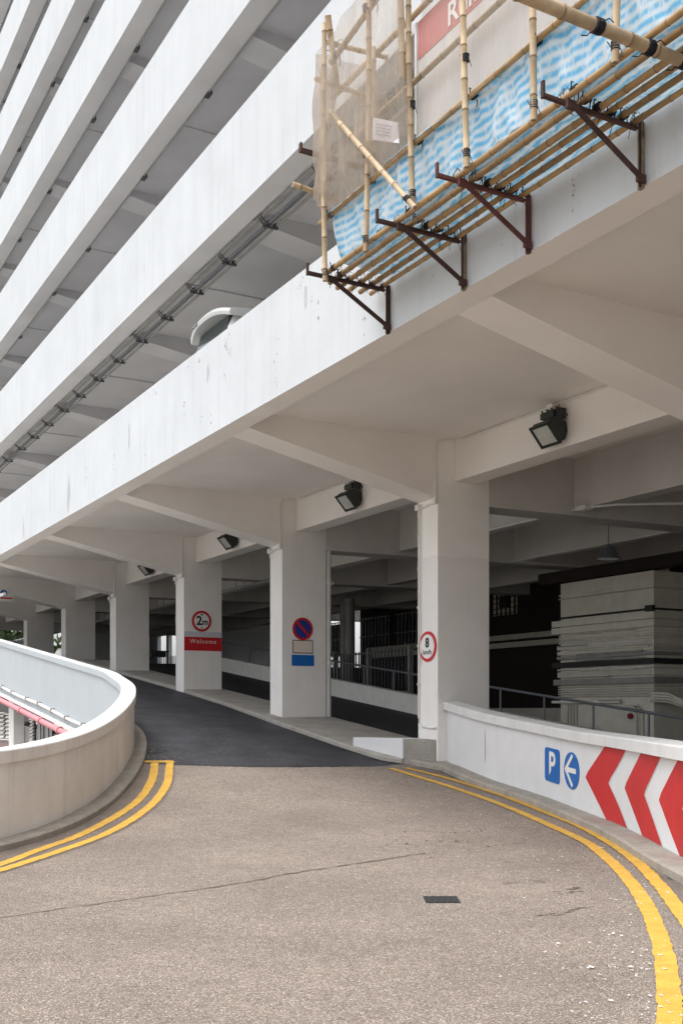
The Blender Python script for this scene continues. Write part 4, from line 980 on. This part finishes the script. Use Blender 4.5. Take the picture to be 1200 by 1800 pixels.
# blue and white striped sheet: front upstand and the floor below it
def wob(u, t): return .014*math.sin(u*11.7+t*11+2*math.sin(u*2.1)) + .010*math.sin(u*23-t*17+1.5*math.sin(t*7)) + .022*math.sin(u*3.1+t*4) + .018*math.sin(u*7.3-t*6+1) + .012*math.sin(u*17+t*15) + .008*math.sin(u*31-t*9)
def cloth(fn, stripe, nu, nv, name, m, thick=0):
    mb = MB().grid(fn, nu, nv)
    o = mb.build(name, m, recalc=False, smooth=True)
    if stripe:
        at = o.data.attributes.new('stripe', 'FLOAT', 'POINT'); k = 0; vals = []
        for i in range(nu+1):
            for j in range(nv+1): vals.append(stripe(i/nu, j/nv))
        at.data.foreach_set('value', vals)
    return o
UA, UB = -5.78, -15.0
def tarp_f(s, t):
    u = UA + (UB-UA)*s
    # profile: under the platform edge, across it, then up the front to the rail
    sag = .02*math.sin(u*2.3)
    L_ = [(-4.68,5.865),(-5.46,5.855),(-5.53,5.89),(-5.585,6.50+sag),(-5.64,6.575+sag),(-5.70,6.50+sag)]
    D = [0,.78,.88,1.52,1.62,1.72]; x = t*1.72
    k = max(i for i in range(5) if D[i] <= x+1e-9); f = (x-D[k])/(D[k+1]-D[k])
    v = L_[k][0]+(L_[k+1][0]-L_[k][0])*f; z = L_[k][1]+(L_[k+1][1]-L_[k][1])*f
    w_ = wob(u, t)
    if x > .88: v += w_*(.8 if x < 1.52 else .2)
    elif x < .8: z += abs(w_)*.6
    return (u + (.06*math.sin(t*9) if s < .001 else 0), v, z)
tp_ = cloth(tarp_f, lambda s, t: t*1.72 + .03*math.sin(s*40), 420, 60, 'striped_sheet', 'tarp')
tag(tp_, 'blue and white striped plastic sheet lining the scaffold platform', 'tarpaulin')
# dusty net
def net_f(s, t):
    x = s*3.35
    if x < 1.05: u, v = -5.66 - .05*math.sin(x*3), -4.72 - x*1.03
    else: u, v = -5.68 - (x-1.05)*.94, -5.80
    zt = 8.62 + max(0, -5.8-u)*.19; zb = 6.46 if x > 1.05 else 6.62
    z = zb + (zt-zb)*t
    m_ = math.sin(math.pi*t)
    if x >= 1.05: v += .15*max(0, 1-t*7)
    v += -.035*math.sin(u*5.0 + t*2.2)*(.1+m_)*min(1,t*6) - .02*math.sin(u*11+z*1.7)*min(1,t*6) - .05*m_*abs(math.sin(u*1.45))
    if x < 1.4: u += .07*m_*math.sin(2.2*t+.3)*max(0,1-abs(x-1.0)/.6) + .03*math.sin(v*13+z)
    v += .012*math.sin(z*9+u*3)
    return (u, v, z)
nt_ = cloth(net_f, None, 90, 44, 'scaffold_net', 'net')
tag(nt_, 'dusty beige net hung over the bamboo poles above the striped sheet', 'net')
def net2_f(s, t):
    u = -7.72 - 2.75*s; zb = 6.53; zt = 8.75 + (-7.72-u)*.33; z = zb + (zt-zb)*t
    return (u, -5.60 + .10*math.sin(math.pi*t)*(.6+.4*math.sin(u*3)) + .02*math.sin(u*7+z*2)*min(1,t*5), z)
tag(cloth(net2_f, None, 50, 36, 'scaffold_net', 'net_sheer'), 'sheer pale net stretched behind the poles in front of the red banner', 'net')
# extra bunched folds of net hanging at the corner
def rope_f(s, t):
    a = 2*math.pi*s; z = 6.75 + 1.7*t; r = .05+.03*math.sin(z*4)
    return (-5.60 + .05*math.sin(z*2.1) + r*math.cos(a), -5.66 + .04*math.sin(z*3.3) + r*1.5*math.sin(a), z)
tag(cloth(rope_f, None, 12, 24, 'net_bunch', 'net'), 'bunched fold of beige net tied at the scaffold corner post', 'net')
pn = thing('paper_notice', (-7.25,-5.93,6.6), 'white paper notice pinned to the net near the left end', 'notice')
MB().hexa([(-6.97,-5.74,6.90),(-7.57,-5.74,6.585),(-7.57,-5.735,6.585),(-6.97,-5.735,6.90)], [(-6.99,-5.745,7.16),(-7.56,-5.75,6.83),(-7.56,-5.745,6.83),(-6.99,-5.74,7.16)]).build('sheet', 'paper', pn)
mb = MB()
for k in range(4):
    f = .25+.15*k
    mb.poly([(-7.05,-5.748,6.90+.26*f-.03),(-7.42,-5.752,6.69+.26*f-.03),(-7.42,-5.752,6.70+.26*f-.03),(-7.05,-5.748,6.91+.26*f-.03)])
mb.build('print_line', 'ink', pn)
# banner behind the net
bn = thing('hoarding_banner', (-9,-4.72,6.95), 'white hoarding panel with red band and white lettering behind the net', 'banner')
bx('panel', (-16,-4.74,6.95), (-6.45,-4.70,8.92), 'banner_white', bn)
bx('panel_edge', (-6.45,-4.76,6.95), (-6.40,-4.69,8.92), 'white_pipe', bn)
bx('red_band', (-16,-4.746,8.42), (-6.47,-4.741,8.915), 'banner_red', bn)
mb = MB(frame('A',-7.50,-4.75,8.60)); text_into(mb, 'Runn', .40, .05, 0, .004, 0, .008); mb.build('lettering', 'sign_white', bn)

# ------------------------------------------------------------------ trees beyond the far openings
for k, (u_, v_, h_) in enumerate(((57,-4,6.0),(59,0.5,6.6),(58,5,6.2),(64,3,8.5),(56,22,6.5),(52,20,6.2),(48.5,19,6.0))):
    t = thing('garden_tree', (u_,v_,2.2), ('leafy tree at the outer edge of the far left opening','leafy green tree in the middle of the far left opening','leafy tree at the inner edge of the far left opening','taller tree standing behind the other three at the far end','leafy tree outside the side opening by the security camera','leafy tree outside the side opening behind the Welcome column','tree outside the nearer side openings')[k], 'tree', 'trees beyond the far openings')
    MB().tube([(u_,v_,2.0),(u_+.1,v_,4),(u_,v_+.1,h_)], [.2,.15,.06], 8).build('trunk', 'bark', t, smooth=True)
    mb = MB()
    for i in range(900):
        d = np.random.normal(size=3); d /= np.linalg.norm(d); rr_ = random.random()**.4*2.6*(1+.25*math.sin(d[0]*5+d[1]*4))
        c_ = np.array([u_, v_, h_-1.4]) + d*rr_*np.array([1,1,.85]); s_ = .22; a = np.random.normal(size=3)*s_; b = np.random.normal(size=3)*s_
        mb.face([mb.add(c_+a), mb.add(c_+b), mb.add(c_-a*.6), mb.add(c_-b*.6)])
    mb.build('crown', 'leaf', t, recalc=False)
